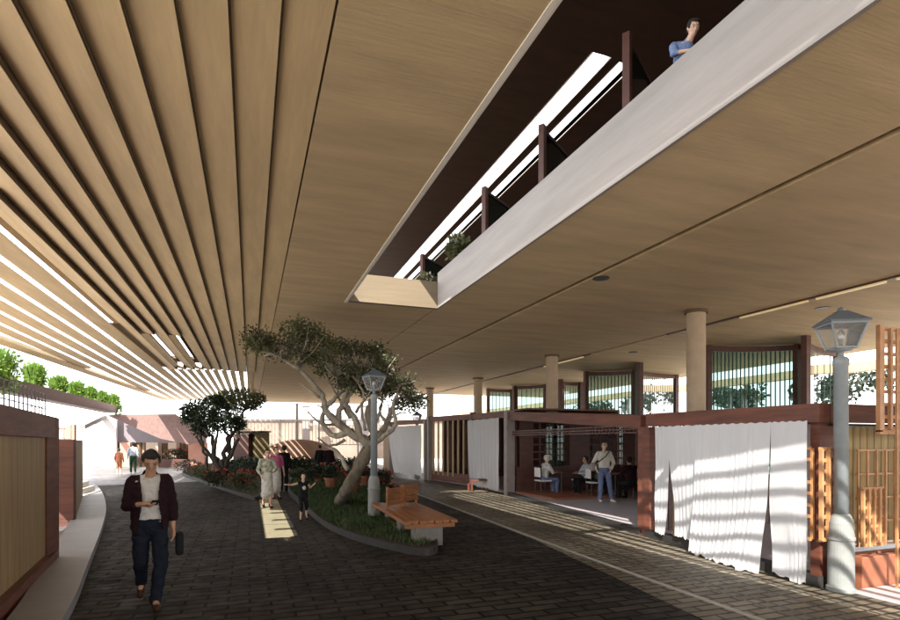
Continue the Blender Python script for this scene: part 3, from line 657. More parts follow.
for i,(c,r) in enumerate(cl):
    c.z=min(c.z,4.72); leaves(cr,c,(r[0]*1.1,r[1]*1.1,r[2]*.95),250,.075,rr,.3,.1)
    if i%3==0: leaves(co,c-Vector((0,.1,.10)),(r[0]*1.1,r[1]*1.1,r[2]*.9),200,.075,rr,.3)
cr.build('crown', leafd_m, T); co.build('crown_highlights', leafo_m, T)

def small_tree(name,label,px,d,limbs,clumps,bm_,lm,n,rr,size=.11):
    b0 = at(px,d,.08); t = thing(name,label,'tree',b0,'trees on the far island'); m=MB(); P=[]
    for L in limbs: P += limb(m,[pp(a,b,d+c) for a,b,c in L[1:]],L[0],L[0]*.35,rr,7,.1)
    cl=[(pp(a,b,d+c),(rx,rx*1.1,rz)) for a,b,c,rx,rz in clumps]
    twigs(m,P,cl,rr,4); m.build('trunk',bm_,t,True); q=MB()
    for c,r in cl: leaves(q,c,r,n,size,rr,.3)
    q.build('crown',lm,t)
small_tree('dark_tree','dark multi-stemmed tree with blackish crown, left of the pale-crowned one',220,23.5,
  [(.16,(220,479,0),(218,462,0),(213,445,.2),(206,428,0)),(.14,(221,478,0),(224,458,0),(228,440,0),(222,425,0)),(.10,(219,474,.2),(210,455,0),(201,440,0),(200,425,0)),(.10,(222,472,0),(232,452,0),(238,436,0),(236,420,0)),(.08,(214,450,0),(217,435,0),(214,418,0)),(.09,(208,474,1.2),(206,455,1.2),(196,436,1))],
  [(a,b,c,rx,rz) for a,b,c,rx,rz in ((193,410,0,.5,.3),(203,408,-.4,.7,.4),(215,410,.3,.8,.45),(228,414,0,.7,.45),(196,420,.3,.6,.35),(210,421,0,.8,.4),(224,424,-.3,.6,.35),(238,424,0,.35,.25),(203,430,.4,.5,.3),(190,416,.5,.4,.25),(216,400,.2,.45,.2))],
  dbark_m, leafb_m, 620, random.Random(11))
small_tree('pale_crowned_tree','thin dark tree with grey-olive crown reaching right, behind the dark one',226,25.5,
  [(.12,(226,475,0),(229,455,0),(232,436,0),(240,420,0),(246,408,0)),(.07,(232,436,0),(230,418,0),(226,404,0))],
  [(222,398,0,.5,.25),(233,395,.2,.7,.3),(246,395,0,.8,.32),(256,399,.2,.5,.25),(240,404,-.2,.8,.28),(228,404,.2,.6,.25),(252,406,0,.4,.2)],
  dbark_m, leafo_m, 520, random.Random(12))
# trees seen beyond the glass
for i,(y,x,h,lab) in enumerate([(1,26,4.3,'first'),(6.5,25.5,4.6,'second'),(12,27,4.3,'third'),(18,26,4.8,'fourth'),(24.5,27,4.4,'fifth'),(31,26,4.7,'sixth'),(38,26.5,4.6,'seventh'),(46,26,4.8,'eighth'),(54,27,4.8,'last and farthest')]):
    rr=random.Random(100+i); t=thing('courtyard_tree','dark hanging-leaved tree behind the glass screens, %s from the right'%lab,'tree',(x,y,0),'trees beyond the glass screens')
    m=MB(); m.tube([(x,y,0),(x+.1,y,1.6),(x-.1,y+.1,4.2)],[.16,.12,.07],7); m.build('trunk',dbark_m,t,True)
    q=MB()
    for k in range(9):
        c=(x+rr.uniform(-1,1),y+rr.uniform(-2.1,2.1),4.4+rr.uniform(-.45,.3)); leaves(q,c,(.7,.8,.55),170,.24,rr,-.6)
    q.build('crown',leafb_m,t)

# ================================================================= LAMP POSTS
def lamp_post(name,label,loc,rz):
    t = thing(name,label,'street lamp',(0,0,0),'lantern posts along the street')
    m=MB(); m.lathe([(.158,0),(.158,.05),(.142,.07),(.138,.62),(.150,.635),(.150,.665),(.136,.68),(.132,.84),(.112,.91),(.088,.95)],n=28)
    o=m.build('base',bollard_m,t); 
    m=MB(); m.lathe([(.082,.95),(.076,2.75),(.088,2.77),(.088,2.83),(.07,2.86),(.03,2.88),(.03,2.93),(.12,2.945),(.12,2.965)],n=24); m.build('pole',lampg_m,t,True)
    b,tp,z0,z1=.115,.20,2.965,3.26
    m=MB()
    for sx,sy in((-1,-1),(1,-1),(1,1),(-1,1)): m.bar((sx*b,sy*b,z0),(sx*tp,sy*tp,z1),.02)
    for s,z in((b,z0+.01),(tp,z1)):
        P=[(-s,-s,z),(s,-s,z),(s,s,z),(-s,s,z)]
        for i in range(4): m.bar(P[i],P[(i+1)%4],.022)
    m.build('lantern_frame',lampg_m,t)
    m=MB(); q=.985
    for i,(a,c) in enumerate((((-1,-1),(1,-1)),((1,-1),(1,1)),((1,1),(-1,1)),((-1,1),(-1,-1)))):
        m.add([(a[0]*b*q,a[1]*b*q,z0+.02),(c[0]*b*q,c[1]*b*q,z0+.02),(c[0]*tp*q,c[1]*tp*q,z1-.01),(a[0]*tp*q,a[1]*tp*q,z1-.01)],[(0,1,2,3)])
    m.build('lantern_pane',glass_m,t)
    m=MB(); r=.225; m.add([(-r,-r,z1+.012),(r,-r,z1+.012),(r,r,z1+.012),(-r,r,z1+.012),(-r,-r,z1+.03),(r,-r,z1+.03),(r,r,z1+.03),(-r,r,z1+.03),(-.05,-.05,z1+.17),(.05,-.05,z1+.17),(.05,.05,z1+.17),(-.05,.05,z1+.17)],
        [(3,2,1,0),(0,1,5,4),(1,2,6,5),(2,3,7,6),(3,0,4,7),(4,5,9,8),(5,6,10,9),(6,7,11,10),(7,4,8,11),(8,9,10,11)])
    m.lathe([(.03,z1+.17),(.04,z1+.2),(.012,z1+.22)],n=10); m.build('lantern_roof',lampd_m,t)
    m=MB(); m.lathe([(.02,z0),(.02,z0+.08),(.035,z0+.10),(.045,z0+.17),(.03,z0+.22),(.01,z0+.24)],n=12); m.build('bulb',silver_m,t,True)
    t.location=Vector(loc); t.rotation_euler=(0,0,rz); return t
LA=lamp_post('lamp_post','large near lantern post in front of the curtained pavilion, stripes of sun across its shaft',at(841,6.75),R(-28))
copy_to(LA,at(374,12.9,.06),R(12),'lantern post rising in front of the leaning tree on the lawn')
copy_to(LA,at(417,27.2),R(5),'small distant lantern post beside the far curtain',.94)

# ================================================================= BENCH, STOOL, POTS, FLOWERS
BN=thing('timber_bench','long orange timber platform bench with a backrest on concrete blocks by the lawn','bench',at(420,10.6))
u=(Vector((3.02,12.1,0))-Vector((2.95,9.15,0))).normalized(); w_=Vector((u.y,-u.x,0)); s0=Vector((2.86,9.05,0)); 
m=MB()
for k in range(7):
    o_=s0+w_*(-.33+.14*k); m.bar(o_+Vector((0,0,.43))+u*(.03*(k%2)),o_+u*(3.0-.03*k)+Vector((0,0,.43)),.128,.06)
m.build('seat',benchw_m,BN,bevel=.008)
for q_ in (.06,2.70): m=MB(); m.bar(s0+w_*.09+u*q_+Vector((0,0,.36)),s0+w_*.09+u*(q_+.06)+Vector((0,0,.36)),.9,.07); m.build('seat_bearer',benchw_m,BN)
for k in (.25,1.4,2.5):
    m=MB(); c=s0+u*k+w_*.08; m.box((c.x,c.y,.165),(.5,.32,.33),math.atan2(u.y,u.x)-math.pi/2); m.build('concrete_block',benchc_m,BN,bevel=.015)
m=MB()
for z in (.58,.70,.82): m.bar(s0+u*1.75+w_*-.32+Vector((0,0,z)),s0+u*2.15+w_*.12+Vector((0,0,z)),.035,.10)
for z in (.58,.70,.82): m.bar(s0+u*2.2+w_*.14+Vector((0,0,z+.02)),s0+u*2.6+w_*.55+Vector((0,0,z+.02)),.035,.10)
m.build('backrest',benchw_m,BN)
m=MB()
for a_,b_ in ((1.77,-.29),(2.13,.09),(2.22,.16),(2.58,.52)): c=s0+u*a_+w_*b_; m.bb(c.x-.025,c.x+.025,c.y+.01,c.y+.06,.46,.90)
m.build('backrest_post',benchw_m,BN)
st=thing('wooden_stool','small red-brown wooden stool on the bricks below the far white curtain','stool',gp(478,491))
b=gp(478,491); m=MB(); m.bb(b.x-.35,b.x+.35,b.y-.2,b.y+.2,.38,.44); m.build('seat',red_m,st)
for sx in(-1,1):
    for sy in(-1,1): m=MB(); m.bb(b.x+sx*.31-.03,b.x+sx*.31+.03,b.y+sy*.16-.03,b.y+sy*.16+.03,0,.379); m.build('leg',red_m,st)

def shrub(name,label,c,r,lm,n,size,seed,fl=None,nf=0,group='shrubs and flowers on the islands'):
    rr=random.Random(seed); t=thing(name,label,'shrub',c,group)
    m=MB(); 
    for k in range(4):
        a=k*1.6+seed; m.tube([(c[0],c[1],c[2]),(c[0]+.25*r[0]*math.cos(a),c[1]+.25*r[1]*math.sin(a),c[2]+r[2])],[.015,.006],5)
    m.build('stems',dbark_m,t)
    m=MB()
    for k in range(4): leaves(m,(c[0]+rr.uniform(-.45,.45)*r[0],c[1]+rr.uniform(-.45,.45)*r[1],c[2]+r[2]*rr.uniform(.6,1)),(r[0]*.7,r[1]*.7,r[2]*.6),n//4,size,rr,.4)
    m.build('foliage',lm,t)
    if fl:
        m=MB(); leaves(m,(c[0],c[1],c[2]+r[2]*1.0),(r[0],r[1],r[2]*.7),nf,size*.8,rr,.5,.8); m.build('flowers',fl,t)
    return t
Z=.09
SH=[(188,472,(.7,.7,.45),leafb_m,None,'low blackish shrub at the left tip of the far island'),
 (199,476,(.6,.6,.40),leafd_m,redfl_m,'red flowering shrub left of the dark tree trunk'),
 (208,480,(.7,.6,.40),leafo_m,None,'olive shrub in front of the dark tree'),
 (218,487,(.55,.5,.42),leafb_m,redfl_m,'dark shrub with red blooms at the front edge of the far island'),
 (232,478,(.8,.7,.50),leafb_m,None,'broad dark shrub between dark tree and the path'),
 (243,488,(.55,.5,.42),leafd_m,redfl_m,'red flowering shrub nearest the people in kimono-like robes'),
 (252,475,(.7,.7,.55),leafb_m,None,'tall dark shrub at the right end of the far island'),
 (226,470,(.8,.8,.4),leafd_m,pinkfl_m,'coral flowering shrub behind the dark tree'),
 (296,479,(.45,.4,.35),leafd_m,None,'small green shrub at the left tip of the lawn'),
 (312,482,(.55,.5,.40),leafb_m,None,'dark shrub left of the leaning trunk'),
 (326,480,(.6,.5,.45),leafb_m,pinkfl_m,'coral flowering shrub close behind the leaning trunk'),
 (352,483,(.55,.5,.45),leafd_m,redfl_m,'red flowering shrub between trunk and lantern post'),
 (383,486,(.5,.45,.40),leafb_m,redfl_m,'crimson shrub behind the lantern post drum'),
 (398,506,(.3,.3,.25),leafd_m,None,'low green shrub at the bench corner'),
 (395,527,(.28,.28,.18),leafo_m,None,'low olive tuft at the front tip of the lawn')]
for i,(px,py,r,lm,fl,lab) in enumerate(SH):
    shrub('shrub',lab,gp(px,py,Z)+Vector((0,0,0)),r,lm,700,.085,200+i,fl,150)
def pot(label,px,py,r,h,fl,seed):
    r*=.8; h*=.8; c=gp(px,py,Z); t=thing('potted_plant',label,'potted plant',c,'terracotta pots behind the leaning tree')
    m=MB(); m.lathe([(r*.68,0),(r*.95,h*.85),(r*1.08,h*.86),(r*1.08,h),(r*.92,h),(r*.9,h*.9)],(c.x,c.y,c.z),18); m.build('pot',terra_m,t)
    m=MB(); m.lathe([(r*.88,h*.86),(r*.88,h*.9)],(c.x,c.y,c.z),14); m.build('soil',soil_m,t)
    rr=random.Random(seed); m=MB(); leaves(m,(c.x,c.y,c.z+h+r*.7),(r*1.2,r*1.2,r),420,.09,rr,.6); m.build('foliage',leafb_m,t)
    if fl: m=MB(); leaves(m,(c.x,c.y,c.z+h+r*.9),(r*1.2,r*1.2,r),90,.07,rr,.6,.8); m.build('flowers',fl,t)
pot('terracotta pot at the left of the group behind the trunk',331,488,.30,.48,None,1)
pot('widest terracotta pot, half hidden by the leaning trunk',352,492,.32,.42,redfl_m,2)
pot('terracotta pot with dark plant next to the lantern drum',364,486,.26,.5,redfl_m,3)
pot('terracotta pot near the path, dark plant above',318,482,.24,.45,None,4)
pot('small terracotta pot near the bench backrest',392,499,.17,.25,pinkfl_m,5)
for i,(px,py,lab) in enumerate(((176,467,'dark planter box with red flowers on the plaza, nearest the dark tree'),(166,464,'dark planter box on the plaza, farthest left'))):
    c=gp(px,py); t=thing('planter_box',lab,'planter',c,'planter boxes on the plaza'); m=MB(); m.bb(c.x-.9,c.x+.9,c.y-.4,c.y+.4,0,.55); m.build('box',dred_m,t,bevel=.02)
    rr=random.Random(i+60); m=MB(); leaves(m,(c.x,c.y,.85),(.85,.4,.38),700,.13,rr,.5); m.build('foliage',leafb_m,t); m=MB(); leaves(m,(c.x,c.y,.95),(.8,.4,.35),120,.12,rr,.5,.8); m.build('flowers',redfl_m,t)

# ================================================================= PEOPLE
skin_m=mat('warm_skin',(.42,.24,.16),.5,.08,(9,9,9),spec=.35); skinl_m=mat('light_skin',(.58,.38,.28),.5,.06,(9,9,9),spec=.35)
hair_m=mat('dark_brown_hair',(.008,.006,.005),.85,.4,(60,60,12),.3)
hairb_m=mat('brown_hair',(.10,.055,.03),.55,.3,(60,60,12),.3)
eye_m=mat('eye_dark',(.02,.015,.012),.2,.1)
CL={}
def cl(name,col,rough=.85): return mat('cloth_'+name,col,rough,.18,(7,7,7),.35,bscale=(26,26,12),spec=.08)
def cone(m,p,q,r0,r1,fl=(1,1),n=14):
    """tapered capsule; fl squashes the section: (width along x, depth along y)"""
    p=Vector(p);q=Vector(q); m.ball(p,(r0*fl[0],r0*fl[1],r0),n,8); m.ball(q,(r1*fl[0],r1*fl[1],r1),n,8)
    d=(q-p); k=len(m.v); dd=d.normalized(); x=Vector((1,0,0)); x=(x-dd*x.dot(dd)); x= x.normalized() if x.length>.2 else Vector((0,1,0)); 
    y=dd.cross(x)
    for c,r in((p,r0),(q,r1)):
        for t in range(n):
            a=2*math.pi*t/n; v=x*math.cos(a)*r+y*math.sin(a)*r; v=Vector((v.x*fl[0],v.y*fl[1],v.z)); m.v.append(c+v)
    for t in range(n): m.f.append([k+t,k+(t+1)%n,k+n+(t+1)%n,k+n+t])
    m.f.append([k+t for t in range(n)][::-1]); m.f.append([k+n+t for t in range(n)])
def fuse(mb,name,mt,parent,vox=.012,smooth=6,cut=None,solid=0,noise_amp=0):
    me=bpy.data.meshes.new('t'); me.from_pydata(mb.v,[],mb.f); me.update(); o=bpy.data.objects.new('t',me); C.objects.link(o)
    r=o.modifiers.new('r','REMESH'); r.mode='VOXEL'; r.voxel_size=vox; r.use_smooth_shade=True
    s=o.modifiers.new('s','SMOOTH'); s.iterations=smooth; s.factor=.5
    dg=bpy.context.evaluated_depsgraph_get(); ev=o.evaluated_get(dg); nm=bpy.data.meshes.new_from_object(ev)
    bpy.data.objects.remove(o); nm.name=name
    if cut or noise_amp:
        b=bmesh.new(); b.from_mesh(nm)
        if noise_amp:
            b.normal_update()
            for v in b.verts: v.co += v.normal*noise_amp*(noise.noise(Vector((v.co.x*9,v.co.y*9,v.co.z*16)))+.5*noise.noise(v.co*31))
        if cut:
            bmesh.ops.delete(b,geom=[v for v in b.verts if cut(v.co)],context='VERTS')
        b.to_mesh(nm); b.free()
    nm.materials.clear(); nm.materials.append(mt); nm.polygons.foreach_set('use_smooth',[True]*len(nm.polygons))
    q=bpy.data.objects.new(name,nm); C.objects.link(q); q.parent=parent
    if solid: sd=q.modifiers.new('thick','SOLIDIFY'); sd.thickness=solid; sd.offset=1
    return q
BASE=dict(hipL=(.09,0,.92),hipR=(-.09,0,.92),kneeL=(.10,-.01,.50),kneeR=(-.10,-.01,.50),ankL=(.10,.02,.09),ankR=(-.10,.02,.09),toeL=(.12,-.13,.03),toeR=(-.12,-.13,.03),
 pel=(0,0,.96),chest=(0,-.01,1.28),neck=(0,.01,1.47),head=(0,-.02,1.63),shL=(.170,0,1.41),shR=(-.170,0,1.41),elL=(.24,.02,1.13),elR=(-.24,.02,1.13),wrL=(.25,-.06,.88),wrR=(-.25,-.06,.88),look=(0,-1,0))
def person(label,loc,face,height=1.75,pose=None,top=None,bottom=None,coat=None,shoes=None,hair=hair_m,skin=skin_m,sleeve=1.0,long_hair=False,skirt=None,vox=.014,group=None,bare=0,hem=.0,cat='person'):
    J={k:Vector(v) for k,v in BASE.items()}
    for k,v in (pose or {}).items(): J[k]=Vector(v)
    t=thing('person',label,cat,(0,0,0),group); m=MB()
    hd=J['head']; lk=J['look'].normalized(); sd=Vector((-lk.y,lk.x,0)).normalized(); up=sd.cross(lk).normalized(); 
    if up.z<0: up=-up; 
    def H_(a,b,c): return hd+sd*a+lk*b+up*c
    # torso, neck, head
    cone(m,J['pel'],J['chest'],.115,.125,(1.28,.85)); cone(m,J['chest'],J['chest'].lerp(J['neck'],.6),.12,.085,(1.45,.8)); cone(m,J['neck']-Vector((0,0,.05)),hd-Vector((0,0,.06)),.058,.05)
    m.ball(hd+up*.015,(.076,.092,.105),16,12); m.ball(H_(0,.03,-.055),(.052,.055,.055),12,8); m.ball(H_(0,.055,-.09),.026,8,6)
    cone(m,H_(0,.088,.012),H_(0,.108,-.026),.008,.014,n=8); m.ball(H_(0,.085,-.058),(.024,.011,.009),8,6)
    for s in(-1,1): m.ball(H_(s*.078,-.005,-.005),(.012,.020,.030),8,6); m.ball(H_(s*.045,.065,.03),(.022,.014,.010),8,6)
    for S in 'LR':
        cone(m,J['sh'+S],J['el'+S],.050,.038); cone(m,J['el'+S],J['wr'+S],.038,.025); cone(m,J['chest'].lerp(J['neck'],.6),J['sh'+S],.075,.055)
        cone(m,J['hip'+S],J['knee'+S],.082,.055); cone(m,J['knee'+S],J['ank'+S],.056,.036); cone(m,J['ank'+S],J['toe'+S],.036,.028,(1,1))
        # hand: palm, four fingers, thumb
        w=J['wr'+S]; d=J.get('hand'+S); d=(d-w).normalized() if d else (w-J['el'+S]).normalized(); sx=1 if S=='L' else -1
        ac=Vector((0,1,0)); ac=(ac-d*ac.dot(d)).normalized() if abs(d.y)<.9 else Vector((1,0,0)); cu=d.cross(ac).normalized()
        if (cu.x*sx)>0: cu=-cu
        cone(m,w,w+d*.075,.026,.032,(.75,1) if abs(d.z)>.5 else (1,.75))
        for k,fl in enumerate((.068,.078,.072,.056)):
            b=w+d*.085+ac*(-.026+.0175*k); a=b+d*fl*.5+cu*.006; e=a+d*fl*.35+cu*.024; cone(m,b,a,.0098,.009,n=8); cone(m,a,e,.009,.0075,n=8)
        b=w+d*.03-ac*.025; a=b+d*.035-ac*.022; cone(m,b,a,.012,.0105,n=8); cone(m,a,a+d*.03+cu*.012,.0105,.008,n=8)
    body=fuse(m,'body',skin,t,vox,4)
    m=MB(); 
    for s in(-1,1): m.ball(H_(s*.031,.085,.008),(.011,.009,.007),8,6); cone(m,H_(s*.018,.090,.030),H_(s*.046,.080,.031),.0045,.0035,n=6)
    m.build('eyes',eye_m,body)
    # hair
    m=MB(); m.ball(H_(0,-.012,.028),(.090,.104,.104),16,12); m.ball(H_(0,-.03,.0),(.088,.085,.10),14,10); m.ball(H_(0,.055,.085),(.06,.045,.03),10,8)
    if long_hair: cone(m,H_(0,-.055,.0),H_(0,-.075,-.20),.085,.06,(1.1,.6))
    fuse(m,'hair',hair,body,vox*.8,2,cut=lambda c:((c-hd).dot(lk)>.045 and (c-hd).dot(up)<.078) or ((c-hd).dot(lk)>-.01 and (c-hd).dot(up)<-.01 and not long_hair) or ((c-hd).dot(up)<-.085 and not long_hair),noise_amp=.012)
    e=.014
    if bottom:
        m=MB(); cone(m,J['pel']+Vector((0,0,.02)),J['pel']-Vector((0,0,.04)),.125+e*.6,.125,(1.25,.92))
        for S in 'LR':
            en=J['ank'+S] if bare==0 else J['knee'+S].lerp(J['ank'+S],1-bare)
            cone(m,J['hip'+S],J['knee'+S],.095,.075); cone(m,J['knee'+S],en+Vector((0,0,.01)),.075,.058 if bare==0 else .06)
        fuse(m,'trousers',bottom,t,vox,3,noise_amp=.014)
    if skirt:
        m=MB(); k0=J['pel']+Vector((0,0,.05)); mid=(J['kneeL']+J['kneeR'])/2; an=(J['ankL']+J['ankR'])/2+Vector((0,0,.08+hem)); cone(m,k0,mid,.14,.155,(1.15,1)); cone(m,mid,an,.155,.16,(1.1,1)); fuse(m,'robe_skirt',skirt,t,vox,4,noise_amp=.015)
    if top:
        m=MB(); cone(m,J['pel']-Vector((0,0,.02)),J['chest'],.128,.138,(1.27,.9)); cone(m,J['chest'],J['chest'].lerp(J['neck'],.62),.132,.085,(1.42,.85)); cone(m,J['neck']-Vector((0,0,.05)),J['neck']-Vector((0,0,.02)),.068,.062)
        for S in 'LR':
            cone(m,J['chest'].lerp(J['neck'],.6),J['sh'+S],.083,.064); el=J['el'+S]; en=J['sh'+S].lerp(el,min(1,sleeve*2)); cone(m,J['sh'+S],en,.064,.056)
            if sleeve>.5: cone(m,el,el.lerp(J['wr'+S],(sleeve-.5)*2*.95),.054,.042)
        fuse(m,'shirt',top,t,vox,3,noise_amp=.011)
    if coat:
        m=MB(); cone(m,J['pel']-Vector((0,0,.06)),J['chest'],.146,.150,(1.22,1.02)); cone(m,J['chest'],J['chest'].lerp(J['neck'],.62),.148,.096,(1.34,.92)); cone(m,J['neck']-Vector((0,0,.05)),J['neck']-Vector((0,0,.0)),.080,.075)
        for S in 'LR':
            cone(m,J['chest'].lerp(J['neck'],.6),J['sh'+S],.080,.060); el=J['el'+S]; cone(m,J['sh'+S],el,.062,.052); cone(m,el,el.lerp(J['wr'+S],.55),.052,.046)
        cx=J['chest'].x
        fuse(m,'jacket',coat,t,vox,4,cut=lambda c:(c.y<J['chest'].y-.01 and abs(c.x-cx)<.092+.02*math.sin(c.z*9)-.10*max(0,c.z-1.36) and c.z>.8) or c.z<J['pel'].z-.13,solid=.006,noise_amp=.015)
    if shoes:
        m=MB()
        for S in 'LR': a=J['ank'+S];b=J['toe'+S]; cone(m,a-Vector((0,0,.0)),a-Vector((0,0,.035)),.050,.045); d=(b-a); cone(m,a+Vector((0,0,-.045)),b+Vector((0,0,.008)),.043,.036); 
        fuse(m,'shoes',shoes,t,vox,3)
    s=height/1.75; t.scale=(s,s,s); t.rotation_euler=(0,0,face); t.location=Vector(loc); return t
jeans=cl('dark_navy_denim',(.012,.015,.024)); whitec=cl('white_tee',(.50,.49,.47)); maroon=cl('dark_maroon_check',(.022,.010,.013)); shoe_b=cl('brown_leather',(.045,.02,.014),.5)
black=cl('black',(.015,.015,.017)); blue=cl('blue',(.16,.22,.38)); bluej=cl('washed_denim',(.13,.17,.28)); cream=cl('cream',(.60,.57,.50)); greenp=mat('cloth_green_floral',(.30,.36,.24),.85,.6,(14,14,10),.2,var2=(.62,.62,.50)); whitefl=cl('white_floral',(.58,.56,.52)); pinkc=cl('pink',(.50,.12,.26)); teal=cl('teal',(.08,.16,.15)); rust=cl('rust',(.40,.15,.08)); pale=cl('pale_blue_grey',(.40,.45,.50)); grn=cl('dark_green',(.03,.07,.045))

man=person('man walking toward us looking at his phone, maroon jacket over a white tee, dark jeans',at(150,6.05),R(10),1.76,
 dict(hipL=(.085,.0,.92),hipR=(-.085,0,.92),kneeL=(.10,-.10,.50),ankL=(.05,-.09,.10),toeL=(.06,-.24,.045),kneeR=(-.09,.02,.51),ankR=(-.08,.34,.22),toeR=(-.09,.27,.08),
  pel=(0,0,.95),chest=(0,-.015,1.27),neck=(0,-.03,1.465),head=(.01,-.075,1.61),look=(0,-1,-.62),shL=(.160,-.01,1.40),shR=(-.160,-.01,1.40),
  elR=(-.225,-.01,1.13),wrR=(-.07,-.25,1.17),handR=(.02,-.33,1.16),elL=(.22,.03,1.12),wrL=(.225,-.03,.87)),
 top=whitec,bottom=jeans,coat=maroon,shoes=shoe_b,sleeve=.3,vox=.009)
Mp=Matrix.Rotation(R(10),4,'Z')
def held(o_root,v,s=1.0): return o_root.matrix_basis @ Vector(v)
c=held(man,(.035,-.325,1.185)); m=MB(); m.box(c,(.075,.145,.010),R(10)+.2,R(-25)); tag(m.build('phone',black,None,bevel=.003,loc=c),'dark phone held in the walking man\'s hand','phone')
c=held(man,(.29,.03,.70)); t=thing('shoulder_bag','black cloth bag hanging from the walking man\'s left hand','bag',c)
m=MB(); m.box(c-Vector((0,0,.02)),(.08,.17,.26),R(10)); m.build('bag_body',black,t,bevel=.03); m=MB(); m.tube([c+Vector((0,-.08,.08)),held(man,(.26,-.03,.80)),c+Vector((0,.08,.08))],.009,6); m.build('strap',black,t)

rp=dict(elL=(.27,-.04,1.16),wrL=(.16,-.20,1.10),elR=(-.27,-.02,1.14),wrR=(-.22,-.16,.98),kneeL=(.09,-.08,.50),ankL=(.07,-.1,.1),toeL=(.08,-.24,.04),kneeR=(-.08,.0,.5),ankR=(-.07,.16,.14),toeR=(-.08,.03,.04))
person('woman in loose green and white floral robe strolling beside the far island',gp(267,508),R(14),1.60,rp,top=greenp,skirt=whitefl,skin=skinl_m,shoes=shoe_b,vox=.016,hem=.2,sleeve=.85)
person('person in dark clothes standing behind the woman in pink',gp(284,491),R(200),1.66,dict(),top=black,bottom=black,shoes=black,vox=.018)
person('woman in a pink top close beside the one in green and white robe',gp(276,499),R(20),1.64,dict(elR=(-.28,-.05,1.18),wrR=(-.2,-.2,1.2)),top=pinkc,skirt=whitefl,skin=skinl_m,shoes=shoe_b,vox=.018,hem=.15,sleeve=.5)
kid=person('small child in black and white vest with arms held out, running by the lawn',gp(303,521),R(12),1.08,dict(elR=(-.40,-.02,1.36),wrR=(-.60,-.06,1.38),elL=(.30,.10,1.22),wrL=(.42,.14,1.30),kneeL=(.12,-.02,.52),ankL=(.16,.10,.16),toeL=(.16,-.02,.06),kneeR=(-.10,-.12,.52),ankR=(-.10,-.02,.09),head=(0,-.03,1.65)),top=black,bottom=black,shoes=black,sleeve=.0,bare=.7,hair=hair_m,skin=skinl_m,vox=.018)
m=MB(); m.ball(held(kid,(0,-.118,1.24)),(.045,.02,.05),10,6); q=m.build('print',cream,None); q.parent=kid; q.matrix_parent_inverse=kid.matrix_basis.inverted()
person('distant adult in pale blue-grey shirt walking away on the plaza',gp(133,474),R(190),1.74,dict(ankL=(.1,-.2,.12),kneeL=(.1,-.12,.5),toeL=(.1,-.34,.04),ankR=(-.1,.2,.14),toeR=(-.1,.1,.04)),top=pale,bottom=grn,shoes=cream,vox=.022)
person('distant person in rust top with bare legs beside the taller adult on the plaza',gp(119,475),R(170),1.42,dict(),top=rust,bottom=rust,shoes=cream,bare=.8,skin=skinl_m,vox=.022,hair=hairb_m)
man2=person('man in cream jumper and blue jeans with shoulder strap, standing in the open cafe front',gp(604,502,.11)+Vector((0,0,.0)),R(-18),1.70,dict(elR=(-.30,.04,1.14),wrR=(-.26,-.10,.96),elL=(.29,.03,1.13),wrL=(.17,-.12,.95),kneeL=(.15,-.06,.5),ankL=(.22,.0,.09),toeL=(.27,-.12,.03),ankR=(-.12,.0,.09)),top=cream,bottom=bluej,shoes=cream,hair=hairb_m,skin=skinl_m,vox=.016,sleeve=.95)
c=held(man2,(-.33,-.02,1.02)); t=thing('handbag','grey brown bag hanging at the cream jumpered man\'s side','bag',c)
m=MB(); m.ball(c,(.13,.09,.12),12,8); m.build('bag_body',greyp_m,t,True); m=MB(); m.tube([held(man2,v) for v in((-.30,-.03,1.1),(-.16,-.15,1.2),(.0,-.17,1.33),(.13,-.08,1.47))],.014,6); m.build('strap',black,t)
# upper walkway
person('child in blue top leaning over the pale fascia at the top of the opening',at(683,6.35,5.3),R(-5),1.32,dict(head=(.02,-.20,1.58),neck=(0,-.10,1.46),chest=(0,-.04,1.27),elL=(.28,-.16,1.18),wrL=(.12,-.34,1.14),elR=(-.28,-.16,1.18),wrR=(-.12,-.34,1.14),look=(-.2,-1,-.5)),top=blue,bottom=black,shoes=black,skin=skinl_m,hair=hair_m,vox=.012,sleeve=.6)
for q_,(px_,d_,sc_,lab_) in enumerate(((458,13.5,1.0,'pale green leafy plant with white blooms on the upper walkway, nearer of two'),(428,16.2,.9,'pale green leafy plant with white blooms on the upper walkway, by the end beam'))):
    c_=at(px_,d_,5.302); t=thing('tall_potted_plant',lab_,'potted plant',c_,'tall plants on the upper walkway'); rr=random.Random(900+q_)
    m=MB(); m.lathe([(.16,0),(.22,.42),(.24,.42),(.24,.48),(.2,.46)],c_,16); m.build('pot',dred_m,t)
    m=MB(); m.tube([c_+Vector((0,0,.42)),c_+Vector((.03,0,.9)),c_+Vector((0,.02,1.25))],[.03,.02,.01],6); m.build('stem',dbark_m,t)
    m=MB(); leaves(m,c_+Vector((0,0,1.22*sc_)),(.30,.30,.34),420,.13,rr,.5); m.build('foliage',leafo_m,t)
    m=MB(); leaves(m,c_+Vector((-.05,-.1,1.45*sc_)),(.14,.14,.12),70,.08,rr,.5); m.build('flowers',cream,t)

